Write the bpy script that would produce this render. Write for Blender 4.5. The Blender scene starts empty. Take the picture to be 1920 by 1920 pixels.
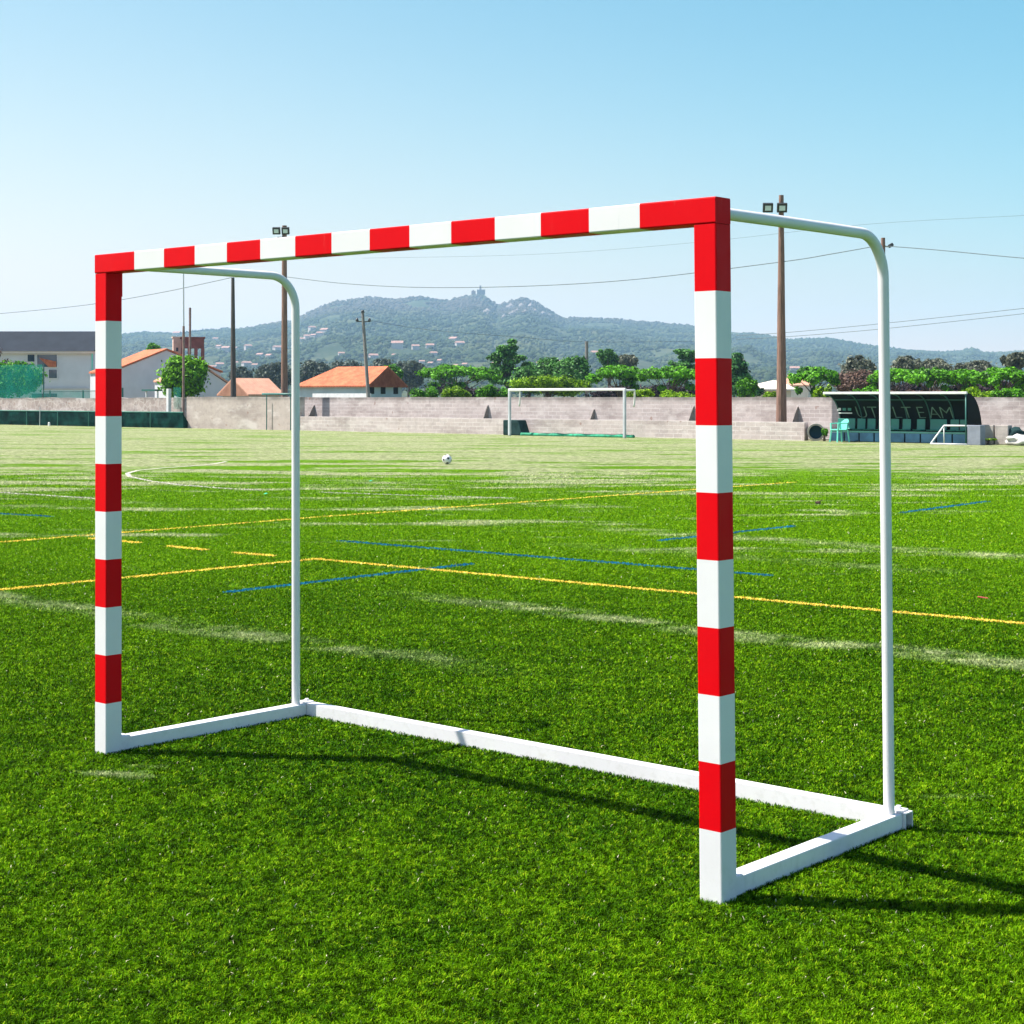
import bpy, bmesh, math, random
import numpy as np
from mathutils import Vector, Matrix, noise as mnoise

random.seed(7); RNG = np.random.default_rng(7)
SC = bpy.context.scene
COL = SC.collection
G = -0.015                       # level of the turf backing; blade tips end near z = 0

# ------------------------------------------------------------------ survey of the place
EYE = Vector((5.912, -4.0072, 1.4836)); YAW = -0.7265; PIT = 0.0101; FPX = 3082.9; CXP = 960.0; CYP = 713.8
_ca, _sa, _cb, _sb = math.cos(YAW), math.sin(YAW), math.cos(PIT), math.sin(PIT)
FWD = Vector((_sa*_cb, _ca*_cb, _sb)); RGT = Vector((_ca, -_sa, 0)); UPV = RGT.cross(FWD)
FH = Vector((_sa, _ca, 0))       # level forward
def ray(x, y): return FWD + RGT*((x-CXP)/FPX) - UPV*((y-CYP)/FPX)
def pt(x, y, Y):                 # sight line through a surveyed bearing, met with the vertical plane at Y
    d = ray(x, y); return EYE + d*((Y-EYE.y)/d.y)
def gp(x, y, z=0.0):             # sight line met with the ground
    d = ray(x, y); return EYE + d*((z-EYE.z)/d.z)
def base(x, Y, z=G):
    p = pt(x, 745, Y); return Vector((p.x, p.y, z))
def ppm(x, Y):                   # survey units per metre at that place
    return FPX/((pt(x, 745, Y)-EYE).dot(FWD))
def hz(x, y, Y): return pt(x, y, Y).z

# ------------------------------------------------------------------ tagging
def tag(o, label, cat=None, group=None, kind=None):
    if label: o['label'] = label
    if cat: o['category'] = cat
    if group: o['group'] = group
    if kind: o['kind'] = kind
    return o
def thing(name, label, cat, loc=(0,0,0), rz=0.0, group=None):
    o = bpy.data.objects.new(name, None); COL.objects.link(o)
    o.empty_display_size = 0.2
    o.location = loc; o.rotation_euler = (0,0,rz)
    return tag(o, label, cat, group)
def dup(root, loc, rz=0.0, label=None, scale=None):
    r = root.copy(); COL.objects.link(r); r.location = loc; r.rotation_euler = (0,0,rz)
    if scale: r.scale = (scale,)*3
    if label: r['label'] = label
    for ch in list(root.children):
        c = ch.copy(); COL.objects.link(c); c.parent = r
        for g in list(ch.children):
            d = g.copy(); COL.objects.link(d); d.parent = c
    return r

# ------------------------------------------------------------------ mesh builder
class MB:
    def __init__(s): s.v = []; s.f = []; s.m = []
    def add(s, vs, fs, m=0):
        o = len(s.v); s.v += [tuple(v) for v in vs]
        s.f += [tuple(i+o for i in f) for f in fs]; s.m += [m]*len(fs); return s
    def box(s, x0, x1, y0, y1, z0, z1, m=0):
        return s.add([(x0,y0,z0),(x1,y0,z0),(x1,y1,z0),(x0,y1,z0),(x0,y0,z1),(x1,y0,z1),(x1,y1,z1),(x0,y1,z1)],
                     [(0,3,2,1),(4,5,6,7),(0,1,5,4),(1,2,6,5),(2,3,7,6),(3,0,4,7)], m)
    def bar(s, p, q, w, h, m=0, up=(0,0,1)):
        p, q = Vector(p), Vector(q); d = (q-p).normalized(); u = Vector(up)
        a = d.cross(u)
        if a.length < 1e-4: a = d.cross(Vector((1,0,0)))
        a.normalize(); b = a.cross(d); a = a*(w/2); b = b*(h/2)
        return s.add([p-a-b,p+a-b,p+a+b,p-a+b,q-a-b,q+a-b,q+a+b,q-a+b],
                     [(0,1,2,3),(7,6,5,4),(0,4,5,1),(1,5,6,2),(2,6,7,3),(3,7,4,0)], m)
    def tube(s, pts, r, n=10, m=0, cap=True):
        pts = [Vector(p) for p in pts]; k = len(pts)
        rs = r if isinstance(r, (list,tuple)) else [r]*k
        ref = None; rings = []
        for i, p in enumerate(pts):
            t = (pts[min(i+1,k-1)]-pts[max(i-1,0)]).normalized()
            if ref is None:
                ref = t.cross(Vector((0,0,1)))
                if ref.length < 1e-3: ref = t.cross(Vector((1,0,0)))
            a = (ref - t*ref.dot(t)).normalized(); ref = a; b = t.cross(a)
            rings.append([p + (a*math.cos(2*math.pi*j/n)+b*math.sin(2*math.pi*j/n))*rs[i] for j in range(n)])
        vs = [v for rg in rings for v in rg]; fs = []
        for i in range(k-1):
            for j in range(n):
                fs.append((i*n+j, i*n+(j+1)%n, (i+1)*n+(j+1)%n, (i+1)*n+j))
        if cap:
            fs.append(tuple(reversed(range(n)))); fs.append(tuple((k-1)*n+j for j in range(n)))
        return s.add(vs, fs, m)
    def prism(s, poly, d0, d1, axis='x', m=0):     # polygon in the other two axes, swept along axis
        n = len(poly)
        def P(a, b, d): return {'x':(d,a,b),'y':(a,d,b),'z':(a,b,d)}[axis]
        vs = [P(a,b,d0) for a,b in poly]+[P(a,b,d1) for a,b in poly]
        fs = [tuple(range(n)), tuple(reversed(range(n,2*n)))]
        for i in range(n): fs.append((i, n+i, n+(i+1)%n, (i+1)%n))
        return s.add(vs, fs, m)
    def ball(s, c, r, m=0, sub=2, jit=0.0, sz=(1,1,1)):
        bm = bmesh.new(); bmesh.ops.create_icosphere(bm, subdivisions=sub, radius=1)
        o = Vector(c); off = random.random()*50
        vs = []
        for v in bm.verts:
            k = 1+jit*mnoise.noise(v.co*1.7+Vector((off,0,0)))
            vs.append((o.x+v.co.x*r*sz[0]*k, o.y+v.co.y*r*sz[1]*k, o.z+v.co.z*r*sz[2]*k))
        fs = [tuple(v.index for v in f.verts) for f in bm.faces]; bm.free()
        return s.add(vs, fs, m)
    def build(s, name, mats, parent=None, smooth=False, bevel=0.0, warp=None, fix=True):
        me = bpy.data.meshes.new(name)
        vs = [warp(v) for v in s.v] if warp else s.v
        me.from_pydata(vs, [], s.f)
        for m in (mats if isinstance(mats,(list,tuple)) else [mats]): me.materials.append(m)
        me.polygons.foreach_set('material_index', s.m)
        if fix:
            bm = bmesh.new(); bm.from_mesh(me); bmesh.ops.recalc_face_normals(bm, faces=bm.faces)
            if bevel: bmesh.ops.bevel(bm, geom=[e for e in bm.edges if len(e.link_faces)==2 and e.calc_face_angle()>0.6], offset=bevel, segments=2, affect='EDGES', profile=0.5)
            bm.to_mesh(me); bm.free()
        if smooth:
            me.polygons.foreach_set('use_smooth', [True]*len(me.polygons))
            if smooth == 'auto':
                for e in me.edges: pass
                me.set_sharp_from_angle(angle=math.radians(24 if len(s.v) > 0 and smooth == 'auto' and name not in ('goal_post','crossbar') else 5))
        me.update()
        o = bpy.data.objects.new(name, me); COL.objects.link(o)
        if parent: o.parent = parent
        return o

def raw_mesh(name, verts, tris_or_quads, mats, parent=None, smooth=False, attrs=None, n=4):
    """big numpy meshes"""
    me = bpy.data.meshes.new(name)
    verts = np.asarray(verts, np.float32); F = np.asarray(tris_or_quads, np.int32)
    me.vertices.add(len(verts)); me.vertices.foreach_set('co', verts.ravel())
    me.loops.add(F.size); me.loops.foreach_set('vertex_index', F.ravel())
    me.polygons.add(len(F)); me.polygons.foreach_set('loop_start', np.arange(len(F), dtype=np.int32)*F.shape[1])
    for m in (mats if isinstance(mats,(list,tuple)) else [mats]): me.materials.append(m)
    if smooth: me.polygons.foreach_set('use_smooth', np.ones(len(F), bool))
    for nm, dat in (attrs or {}).items():
        a = me.attributes.new(nm, 'FLOAT', 'FACE'); a.data.foreach_set('value', np.asarray(dat, np.float32))
    me.update(calc_edges=True)
    o = bpy.data.objects.new(name, me); COL.objects.link(o)
    if parent: o.parent = parent
    return o

# ------------------------------------------------------------------ materials
class NT:
    def __init__(s, tree): s.t = tree
    def n(s, typ, ins=None, **kw):
        nd = s.t.nodes.new(typ)
        for k, v in kw.items(): setattr(nd, k, v)
        for k, v in (ins or {}).items():
            sock = nd.inputs[k]
            if isinstance(v, bpy.types.NodeSocket): s.t.links.new(v, sock)
            elif v is not None: sock.default_value = v
        return nd
    def math(s, op, a, b=None, c=None, clamp=False):
        ins = {0:a}
        if b is not None: ins[1] = b
        if c is not None: ins[2] = c
        return s.n('ShaderNodeMath', ins, operation=op, use_clamp=clamp).outputs[0]
    def mix(s, f, a, b, mode='MIX'):
        nd = s.n('ShaderNodeMix', {0:f}, data_type='RGBA', blend_type=mode)
        for i, v in ((6,a),(7,b)):
            if isinstance(v, bpy.types.NodeSocket): s.t.links.new(v, nd.inputs[i])
            else: nd.inputs[i].default_value = (*v,1) if len(v)==3 else v
        return nd.outputs[2]
    def noise(s, vec, scale, detail=4, rough=0.55):
        return s.n('ShaderNodeTexNoise', {'Vector':vec,'Scale':scale,'Detail':detail,'Roughness':rough}).outputs['Fac']
    def mapr(s, v, a, b, c=0.0, d=1.0, smooth=True):
        return s.n('ShaderNodeMapRange', {0:v,1:a,2:b,3:c,4:d}, interpolation_type='SMOOTHSTEP' if smooth else 'LINEAR').outputs[0]

def new_mat(name):
    m = bpy.data.materials.new(name); m.use_nodes = True
    nt = NT(m.node_tree); m.node_tree.nodes.clear()
    out = nt.n('ShaderNodeOutputMaterial')
    return m, nt, out
def surf(name, col, rough=0.6, var=0.25, scale=3.0, bump=0.0, metallic=0.0, spec=0.5, col2=None, coat=0.0, obj=True, stretch=None):
    m, nt, out = new_mat(name)
    tc = nt.n('ShaderNodeTexCoord').outputs['Object'] if obj else nt.n('ShaderNodeNewGeometry').outputs['Position']
    if stretch: tc = nt.n('ShaderNodeMapping', {'Vector':tc,'Scale':stretch}).outputs[0]
    f = nt.noise(tc, scale, 6, 0.6)
    f = nt.mapr(f, 0.3, 0.7)
    a = tuple(c*(1-var) for c in col); b = col2 or tuple(min(c*(1+var),1) for c in col)
    c = nt.mix(f, a, b)
    p = nt.n('ShaderNodeBsdfPrincipled', {'Base Color':c,'Roughness':rough,'Metallic':metallic,'Specular IOR Level':spec,'Coat Weight':coat})
    if bump:
        h = nt.noise(tc, scale*6, 5, 0.6)
        b_ = nt.n('ShaderNodeBump', {'Height':h,'Strength':bump,'Distance':0.02}); nt.t.links.new(b_.outputs[0], p.inputs['Normal'])
    nt.t.links.new(p.outputs[0], out.inputs[0]); return m
def foliage(name, c1, c2, scale=1.2, trans=0.3):
    m, nt, out = new_mat(name)
    pos = nt.n('ShaderNodeNewGeometry').outputs
    f = nt.noise(pos['Position'], scale, 3, 0.6)
    f = nt.math('ADD', nt.math('MULTIPLY', f, 0.9), nt.math('MULTIPLY', pos['Random Per Island'], 0.5))
    f = nt.mapr(f, 0.42, 0.95)
    c = nt.mix(f, tuple(v*0.4 for v in c1), tuple(min(v*1.15,0.9) for v in c2))
    d = nt.n('ShaderNodeBsdfPrincipled', {'Base Color':c,'Roughness':0.55,'Specular IOR Level':0.25})
    t = nt.n('ShaderNodeBsdfTranslucent', {'Color':c})
    mx = nt.n('ShaderNodeMixShader', {0:trans,1:d.outputs[0],2:t.outputs[0]})
    nt.t.links.new(mx.outputs[0], out.inputs[0]); return m

M = {}
def goal_paint(name, col, scuff, grime, rough, spec):
    m, nt, out = new_mat(name)
    tc = nt.n('ShaderNodeTexCoord').outputs['Object']
    c = nt.mix(nt.mapr(nt.noise(tc, 2.2, 5, 0.6), 0.3, 0.7), tuple(v*0.93 for v in col), col)
    long_ = nt.noise(nt.n('ShaderNodeMapping', {'Vector':tc,'Scale':(40,40,5)}).outputs[0], 1.0, 5, 0.65)
    where = nt.mapr(nt.noise(tc, 1.7, 3, 0.6), 0.50, 0.68)
    c = nt.mix(nt.math('MULTIPLY', nt.mapr(long_, 0.56, 0.74, 0, 0.6), where), c, scuff)
    low = nt.mapr(nt.n('ShaderNodeSeparateXYZ', {0:tc}).outputs[2], 0.0, 0.16, 0.16, 0.0)      # mud splashed on the feet of the posts
    spl = nt.mapr(nt.noise(tc, 26, 5, 0.7), 0.48, 0.68)
    c = nt.mix(nt.math('MULTIPLY', low, spl), c, grime)
    r = nt.mapr(nt.noise(tc, 7, 4, 0.6), 0.3, 0.7, rough-0.08, rough+0.12)
    p = nt.n('ShaderNodeBsdfPrincipled', {'Base Color':c,'Roughness':r,'Specular IOR Level':spec})
    b_ = nt.n('ShaderNodeBump', {'Height':nt.noise(tc, 30, 3, 0.5),'Strength':0.05,'Distance':0.004}); nt.t.links.new(b_.outputs[0], p.inputs['Normal'])
    nt.t.links.new(p.outputs[0], out.inputs[0]); return m
M['white'] = goal_paint('white_paint', (0.80,0.765,0.775), (0.52,0.52,0.53), (0.34,0.33,0.24), 0.40, 0.3)
M['red'] = goal_paint('red_paint', (0.74,0.001,0.006), (0.70,0.10,0.09), (0.30,0.05,0.03), 0.45, 0.08)
M['white_worn'] = surf('worn_white_paint', (0.70,0.70,0.70), 0.45, 0.1, 4)
M['black'] = surf('black_metal', (0.02,0.022,0.025), 0.5, 0.2)
M['galv'] = surf('galvanised_steel', (0.50,0.52,0.55), 0.5, 0.1)
M['wood'] = surf('creosoted_wood', (0.21,0.115,0.085), 0.8, 0.35, 4, 0.4, stretch=(6,6,0.5))
M['darkwood'] = surf('dark_weathered_wood', (0.075,0.06,0.055), 0.8, 0.35, 4, 0.4, stretch=(6,6,0.5))
M['greywood'] = surf('grey_weathered_wood', (0.22,0.20,0.18), 0.8, 0.3, 4, 0.4, stretch=(6,6,0.5))
M['cable'] = surf('cable_sheath', (0.11,0.145,0.165), 0.7, 0.1)
M['glass_lamp'] = surf('lamp_glass', (0.55,0.65,0.70), 0.1, 0.1)

# worn artificial turf, also lightened with distance from the viewpoint
tg = bpy.data.node_groups.new('turf_colour', 'ShaderNodeTree')
tg.interface.new_socket('Color', in_out='OUTPUT', socket_type='NodeSocketColor')
tg.interface.new_socket('Worn', in_out='OUTPUT', socket_type='NodeSocketFloat')
tg.interface.new_socket('Matted', in_out='OUTPUT', socket_type='NodeSocketFloat')
g = NT(tg); go = g.n('NodeGroupOutput')
pos = g.n('ShaderNodeNewGeometry').outputs['Position']
sep = g.n('ShaderNodeSeparateXYZ', {0:pos}).outputs
Xs, Ys = sep[0], sep[1]
fld = g.n('ShaderNodeMapping', {'Vector':pos,'Rotation':(0,0,0.7265)}, vector_type='TEXTURE').outputs[0]    # across and along the line of sight
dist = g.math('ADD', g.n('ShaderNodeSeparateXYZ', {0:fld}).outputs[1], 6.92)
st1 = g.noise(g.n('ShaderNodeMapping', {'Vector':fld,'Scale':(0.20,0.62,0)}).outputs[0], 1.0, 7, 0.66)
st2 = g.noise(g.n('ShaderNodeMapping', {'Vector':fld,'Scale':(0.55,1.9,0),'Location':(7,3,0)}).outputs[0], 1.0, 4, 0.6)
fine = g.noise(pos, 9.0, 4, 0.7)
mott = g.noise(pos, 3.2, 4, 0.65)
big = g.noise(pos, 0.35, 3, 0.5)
thr = g.mapr(dist, 8.0, 40.0, 0.632, 0.436, False)      # streaks spread with distance: partly wear, partly grazing light in the colour
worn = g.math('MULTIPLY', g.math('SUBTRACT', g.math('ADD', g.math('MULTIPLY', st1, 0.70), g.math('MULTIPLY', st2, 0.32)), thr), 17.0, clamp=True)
farpale = g.mapr(g.math('ADD', dist, g.math('MULTIPLY', g.math('SUBTRACT', st1, 0.5), 60.0)), 36.0, 50.0)  # far paleness of grazing light, put into the turf colour
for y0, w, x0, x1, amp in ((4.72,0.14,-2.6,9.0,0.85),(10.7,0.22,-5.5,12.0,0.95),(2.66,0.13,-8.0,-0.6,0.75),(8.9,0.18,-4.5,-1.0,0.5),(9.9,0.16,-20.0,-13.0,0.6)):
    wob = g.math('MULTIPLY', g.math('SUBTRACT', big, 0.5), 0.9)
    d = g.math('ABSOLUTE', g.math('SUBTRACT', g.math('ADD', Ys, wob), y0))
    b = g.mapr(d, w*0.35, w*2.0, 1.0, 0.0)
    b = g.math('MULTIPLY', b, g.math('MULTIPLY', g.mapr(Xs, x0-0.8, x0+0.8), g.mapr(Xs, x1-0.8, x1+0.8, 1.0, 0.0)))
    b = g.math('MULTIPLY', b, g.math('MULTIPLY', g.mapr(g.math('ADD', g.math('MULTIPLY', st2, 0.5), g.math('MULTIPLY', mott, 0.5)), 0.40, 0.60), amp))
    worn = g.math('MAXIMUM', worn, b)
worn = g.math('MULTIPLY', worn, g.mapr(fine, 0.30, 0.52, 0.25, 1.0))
worn = g.math('MULTIPLY', g.math('MAXIMUM', worn, g.math('MULTIPLY', farpale, g.mapr(g.math('ADD', g.math('MULTIPLY', st1, 0.45), g.math('MULTIPLY', st2, 0.55)), 0.42, 0.54, 0.28, 0.86))), 0.9, clamp=True)  # wear joined with the painted far paleness
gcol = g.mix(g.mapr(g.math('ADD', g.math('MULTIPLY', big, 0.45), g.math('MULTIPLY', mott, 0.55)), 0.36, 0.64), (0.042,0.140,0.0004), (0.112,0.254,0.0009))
gcol = g.mix(g.mapr(dist, 7.0, 20.0, 0.0, 0.6), gcol, (0.165,0.345,0.002))      # brightness put into the green with distance from the viewpoint
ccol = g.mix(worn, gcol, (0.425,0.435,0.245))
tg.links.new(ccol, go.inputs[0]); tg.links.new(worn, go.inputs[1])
evened = g.math('MAXIMUM', g.math('MULTIPLY', worn, 0.85), g.mapr(dist, 7.0, 18.0, 0.0, 0.45)); tg.links.new(evened, go.inputs[2])  # fibre contrast evened by wear, and by distance from the viewpoint

def turf_mat():
    m, nt, out = new_mat('turf_backing')
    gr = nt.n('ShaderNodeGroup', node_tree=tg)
    pos = nt.n('ShaderNodeNewGeometry').outputs['Position']
    f = nt.noise(pos, 60, 5, 0.75); f2 = nt.noise(pos, 14, 4, 0.7)
    k = nt.math('MULTIPLY', nt.mapr(f, 0.3, 0.7, 0.45, 1.15), nt.math('MULTIPLY', nt.mapr(f2, 0.3, 0.7, 0.6, 1.15), nt.mapr(nt.noise(pos, 4.5, 4, 0.7), 0.35, 0.65, 0.65, 1.25)))
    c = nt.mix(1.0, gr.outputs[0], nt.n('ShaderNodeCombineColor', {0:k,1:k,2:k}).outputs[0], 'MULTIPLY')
    p = nt.n('ShaderNodeBsdfPrincipled', {'Base Color':c,'Roughness':0.9,'Specular IOR Level':0.03})
    b = nt.n('ShaderNodeBump', {'Height':f,'Strength':0.9,'Distance':0.03}); nt.t.links.new(b.outputs[0], p.inputs['Normal'])
    nt.t.links.new(p.outputs[0], out.inputs[0]); return m
def blade_mat(name, fixed=None):
    m, nt, out = new_mat(name)
    var = nt.n('ShaderNodeAttribute', attribute_name='var').outputs['Fac']
    if fixed: c0 = nt.mix(0.0, fixed, fixed)
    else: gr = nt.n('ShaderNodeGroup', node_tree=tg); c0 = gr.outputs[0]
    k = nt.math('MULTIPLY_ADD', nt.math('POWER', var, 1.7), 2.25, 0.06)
    if not fixed:                                                    # worn fibres are all alike; far ones evened and brightened by distance alone
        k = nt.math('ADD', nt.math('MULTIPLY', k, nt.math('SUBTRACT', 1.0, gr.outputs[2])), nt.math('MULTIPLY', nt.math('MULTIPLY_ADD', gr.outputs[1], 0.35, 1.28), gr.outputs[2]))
    c = nt.mix(1.0, c0, nt.n('ShaderNodeCombineColor', {0:k,1:k,2:k}).outputs[0], 'MULTIPLY')
    if not fixed:
        c = nt.mix(nt.mapr(var, 0.70, 0.98, 0.0, 0.6), c, (0.36,0.38,0.015))       # yellowed fibres
        c = nt.mix(nt.math('GREATER_THAN', var, 0.991), c, (0.72,0.66,0.46))        # bleached fibres
    d = nt.n('ShaderNodeBsdfPrincipled', {'Base Color':c,'Roughness':0.6,'Specular IOR Level':0.03})
    t = nt.n('ShaderNodeBsdfTranslucent', {'Color':c})
    mx = nt.n('ShaderNodeMixShader', {0:0.14,1:d.outputs[0],2:t.outputs[0]})
    nt.t.links.new(mx.outputs[0], out.inputs[0]); return m
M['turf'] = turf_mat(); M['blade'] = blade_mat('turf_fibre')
LINECOL = {'yellow':(0.80,0.60,0.11),'blue':(0.008,0.15,0.26),'white':(0.50,0.47,0.40)}
for k, c in LINECOL.items():
    M['fibre_'+k] = blade_mat('fibre_'+k, c)
    M['line_'+k] = surf('line_'+k, c, 0.9, 0.3, 7.0, 0.5, obj=False)

def masonry(name, c1, c2, mortar, bw=0.40, bh=0.19, msize=0.012, stain=0.5, rough_stone=False):
    m, nt, out = new_mat(name)
    pos = nt.n('ShaderNodeNewGeometry').outputs['Position']
    sx = nt.n('ShaderNodeSeparateXYZ', {0:pos}).outputs
    v = nt.n('ShaderNodeCombineXYZ', {0:nt.math('ADD', sx[0], sx[1]),1:sx[2],2:0.0}).outputs[0]
    if rough_stone:
        vo = nt.n('ShaderNodeTexVoronoi', {'Vector':v,'Scale':3.2,'Randomness':1.0})
        c = nt.mix(nt.n('ShaderNodeSeparateColor', {0:vo.outputs['Color']}).outputs[0], c1, c2)
        e = nt.n('ShaderNodeTexVoronoi', {'Vector':v,'Scale':3.2}, feature='DISTANCE_TO_EDGE').outputs['Distance']
        c = nt.mix(nt.mapr(e, 0.02, 0.08, 1, 0), c, mortar)
    else:
        br = nt.n('ShaderNodeTexBrick', {'Vector':v,'Color1':(*c1,1),'Color2':(*c2,1),'Mortar':(*mortar,1),'Scale':1.0,'Mortar Size':msize,'Mortar Smooth':0.3,'Brick Width':bw,'Row Height':bh,'Bias':0.0})
        c = nt.mix(nt.mapr(nt.noise(pos, 0.9, 4, 0.65), 0.40, 0.62, 1.0, 0.45), tuple((u+v)/2 for u,v in zip(c1,c2)), br.outputs['Color'])
        c = nt.mix(nt.mapr(nt.noise(pos, 5.5, 4, 0.7), 0.45, 0.75, 0, 0.5), c, tuple(v*0.62 for v in c1))
    # grime running down from the coping, damp at the foot, rusty spots
    st = nt.noise(nt.n('ShaderNodeMapping', {'Vector':pos,'Scale':(2.0,2.0,0.5)}).outputs[0], 1.0, 6, 0.65)
    top = nt.math('MULTIPLY', nt.mapr(sx[2], 1.15, 1.5), nt.mapr(st, 0.35, 0.6))
    c = nt.mix(nt.math('MULTIPLY', top, stain), c, (0.17,0.15,0.13))
    c = nt.mix(nt.math('MULTIPLY', nt.mapr(sx[2], 1.30, 1.44), nt.mapr(st, 0.25, 0.65, 0.25, 0.8)), c, (0.20,0.175,0.165))
    pch = nt.noise(nt.n('ShaderNodeMapping', {'Vector':pos,'Scale':(0.5,0.5,1.2)}).outputs[0], 1.3, 5, 0.65)
    c = nt.mix(nt.mapr(pch, 0.46, 0.70, 0, 0.6), c, (0.26,0.205,0.195))
    pc2 = nt.noise(nt.n('ShaderNodeMapping', {'Vector':pos,'Scale':(0.9,0.9,2.2),'Location':(3,1,7)}).outputs[0], 1.0, 4, 0.6)
    c = nt.mix(nt.mapr(pc2, 0.52, 0.68, 0, 0.55), c, (0.66,0.59,0.57))
    c = nt.mix(nt.mapr(nt.noise(pos, 3.1, 2, 0.4), 0.70, 0.76, 0, 0.5), c, (0.22,0.09,0.05))
    p = nt.n('ShaderNodeBsdfPrincipled', {'Base Color':c,'Roughness':0.9,'Specular IOR Level':0.2})
    b = nt.n('ShaderNodeBump', {'Height':nt.noise(pos, 14, 6, 0.7),'Strength':0.5,'Distance':0.02}); nt.t.links.new(b.outputs[0], p.inputs['Normal'])
    nt.t.links.new(p.outputs[0], out.inputs[0]); return m
M['block'] = masonry('block_wall', (0.56,0.475,0.46), (0.45,0.375,0.365), (0.64,0.575,0.56), 0.42, 0.15, 0.014)
M['stone'] = masonry('rubble_stone', (0.50,0.41,0.37), (0.34,0.27,0.24), (0.56,0.49,0.45), stain=0.5, rough_stone=True)
M['plaster'] = masonry('plastered_wall', (0.49,0.41,0.38), (0.44,0.37,0.34), (0.52,0.45,0.42), 1.2, 0.55, 0.006)
M['concrete'] = surf('concrete', (0.40,0.35,0.32), 0.9, 0.25, 2.5, 0.4)
M['buttress'] = surf('weathered_buttress', (0.25,0.215,0.20), 0.95, 0.3, 3, 0.4)  # darkened so the sunlit face stays dim, shade put into the colour
M['shell'] = surf('dark_green_shell', (0.004,0.008,0.007), 0.7, 0.3, 2, spec=0.08)
M['green_steel'] = surf('green_steel', (0.03,0.13,0.11), 0.5, 0.2)
M['teal_seat'] = surf('teal_plastic', (0.02,0.20,0.155), 0.45, 0.12)
M['mint'] = surf('mint_plastic', (0.16,0.66,0.52), 0.35, 0.08)
M['panel_blue'] = surf('blue_grey_panel', (0.025,0.075,0.125), 0.7, 0.3, 2, spec=0.15)
M['letter'] = surf('faded_letter_paint', (0.13,0.24,0.18), 0.7, 0.3, 5)
M['tarp'] = surf('dark_green_tarp', (0.003,0.026,0.022), 0.9, 0.7, 1.6, 0.5, spec=0.05)
M['tarp_edge'] = surf('green_tarp_hem', (0.03,0.16,0.12), 0.7, 0.2)
M['netgreen'] = surf('green_net', (0.02,0.28,0.15), 0.8, 0.4, 8, 0.6)
M['darkbox'] = surf('dark_green_fabric', (0.016,0.04,0.04), 0.9, 0.3, 4, spec=0.1)
M['slate'] = surf('slate_roof', (0.028,0.034,0.046), 0.85, 0.12, 1.2, spec=0.1)
M['render_wall'] = surf('pale_render', (0.60,0.60,0.62), 0.9, 0.05, 1)
M['gable'] = surf('grey_render', (0.52,0.53,0.56), 0.9, 0.06, 1)
M['fascia'] = surf('cream_fascia', (0.66,0.56,0.48), 0.8, 0.05)
M['cream'] = surf('cream_render', (0.70,0.58,0.48), 0.9, 0.08, 1)
M['bluewall'] = surf('pale_blue_render', (0.42,0.52,0.55), 0.9, 0.1, 1)
M['glass'] = surf('window_glass', (0.03,0.06,0.09), 0.05, 0.3, 1.5, spec=0.8)
M['brick_red'] = surf('red_brown_steel', (0.16,0.055,0.05), 0.7, 0.3, 2)
M['pinkwall'] = surf('pink_render', (0.62,0.42,0.34), 0.9, 0.1)
M['rust'] = surf('rusty_pipe', (0.24,0.15,0.13), 0.8, 0.3, 3)
M['ballwhite'] = surf('ball_white', (0.75,0.72,0.74), 0.4, 0.06)
M['rock'] = surf('pale_granite', (0.27,0.225,0.20), 0.9, 0.2, 0.3)
def tiles(name, c1, c2, s=2.4):
    m, nt, out = new_mat(name)
    tc = nt.n('ShaderNodeTexCoord').outputs['Object']
    f = nt.noise(tc, 2.2, 6, 0.7); c = nt.mix(nt.mapr(f, 0.3, 0.7), c1, c2)
    w = nt.n('ShaderNodeTexWave', {'Vector':tc,'Scale':s,'Distortion':0.3}, bands_direction='X').outputs['Fac']
    p = nt.n('ShaderNodeBsdfPrincipled', {'Base Color':c,'Roughness':0.85})
    b = nt.n('ShaderNodeBump', {'Height':w,'Strength':0.6,'Distance':0.05}); nt.t.links.new(b.outputs[0], p.inputs['Normal'])
    nt.t.links.new(p.outputs[0], out.inputs[0]); return m
M['tile'] = tiles('orange_roof_tile', (0.38,0.085,0.03), (0.60,0.18,0.075))
M['tile_pale'] = tiles('faded_roof_tile', (0.50,0.24,0.16), (0.62,0.33,0.22))
M['tile_cream'] = tiles('sunbleached_roof_tile', (0.66,0.56,0.48), (0.74,0.64,0.55))
def net_mat(name, col, alpha):
    m, nt, out = new_mat(name)
    pos = nt.n('ShaderNodeNewGeometry').outputs['Position']
    f = nt.mapr(nt.noise(pos, 1.0, 3, 0.6), 0.3, 0.7, alpha-0.12, alpha+0.12)
    d = nt.n('ShaderNodeBsdfDiffuse', {'Color':(*col,1)}); t = nt.n('ShaderNodeBsdfTranslucent', {'Color':(*col,1)})
    a = nt.n('ShaderNodeMixShader', {0:0.4,1:d.outputs[0],2:t.outputs[0]})
    tr = nt.n('ShaderNodeBsdfTransparent')
    mx = nt.n('ShaderNodeMixShader', {0:f,1:tr.outputs[0],2:a.outputs[0]})
    nt.t.links.new(mx.outputs[0], out.inputs[0]); return m
M['net'] = net_mat('green_shade_net', (0.02,0.30,0.22), 0.5)
M['net_thin'] = net_mat('thin_green_net', (0.05,0.36,0.29), 0.33)

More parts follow.
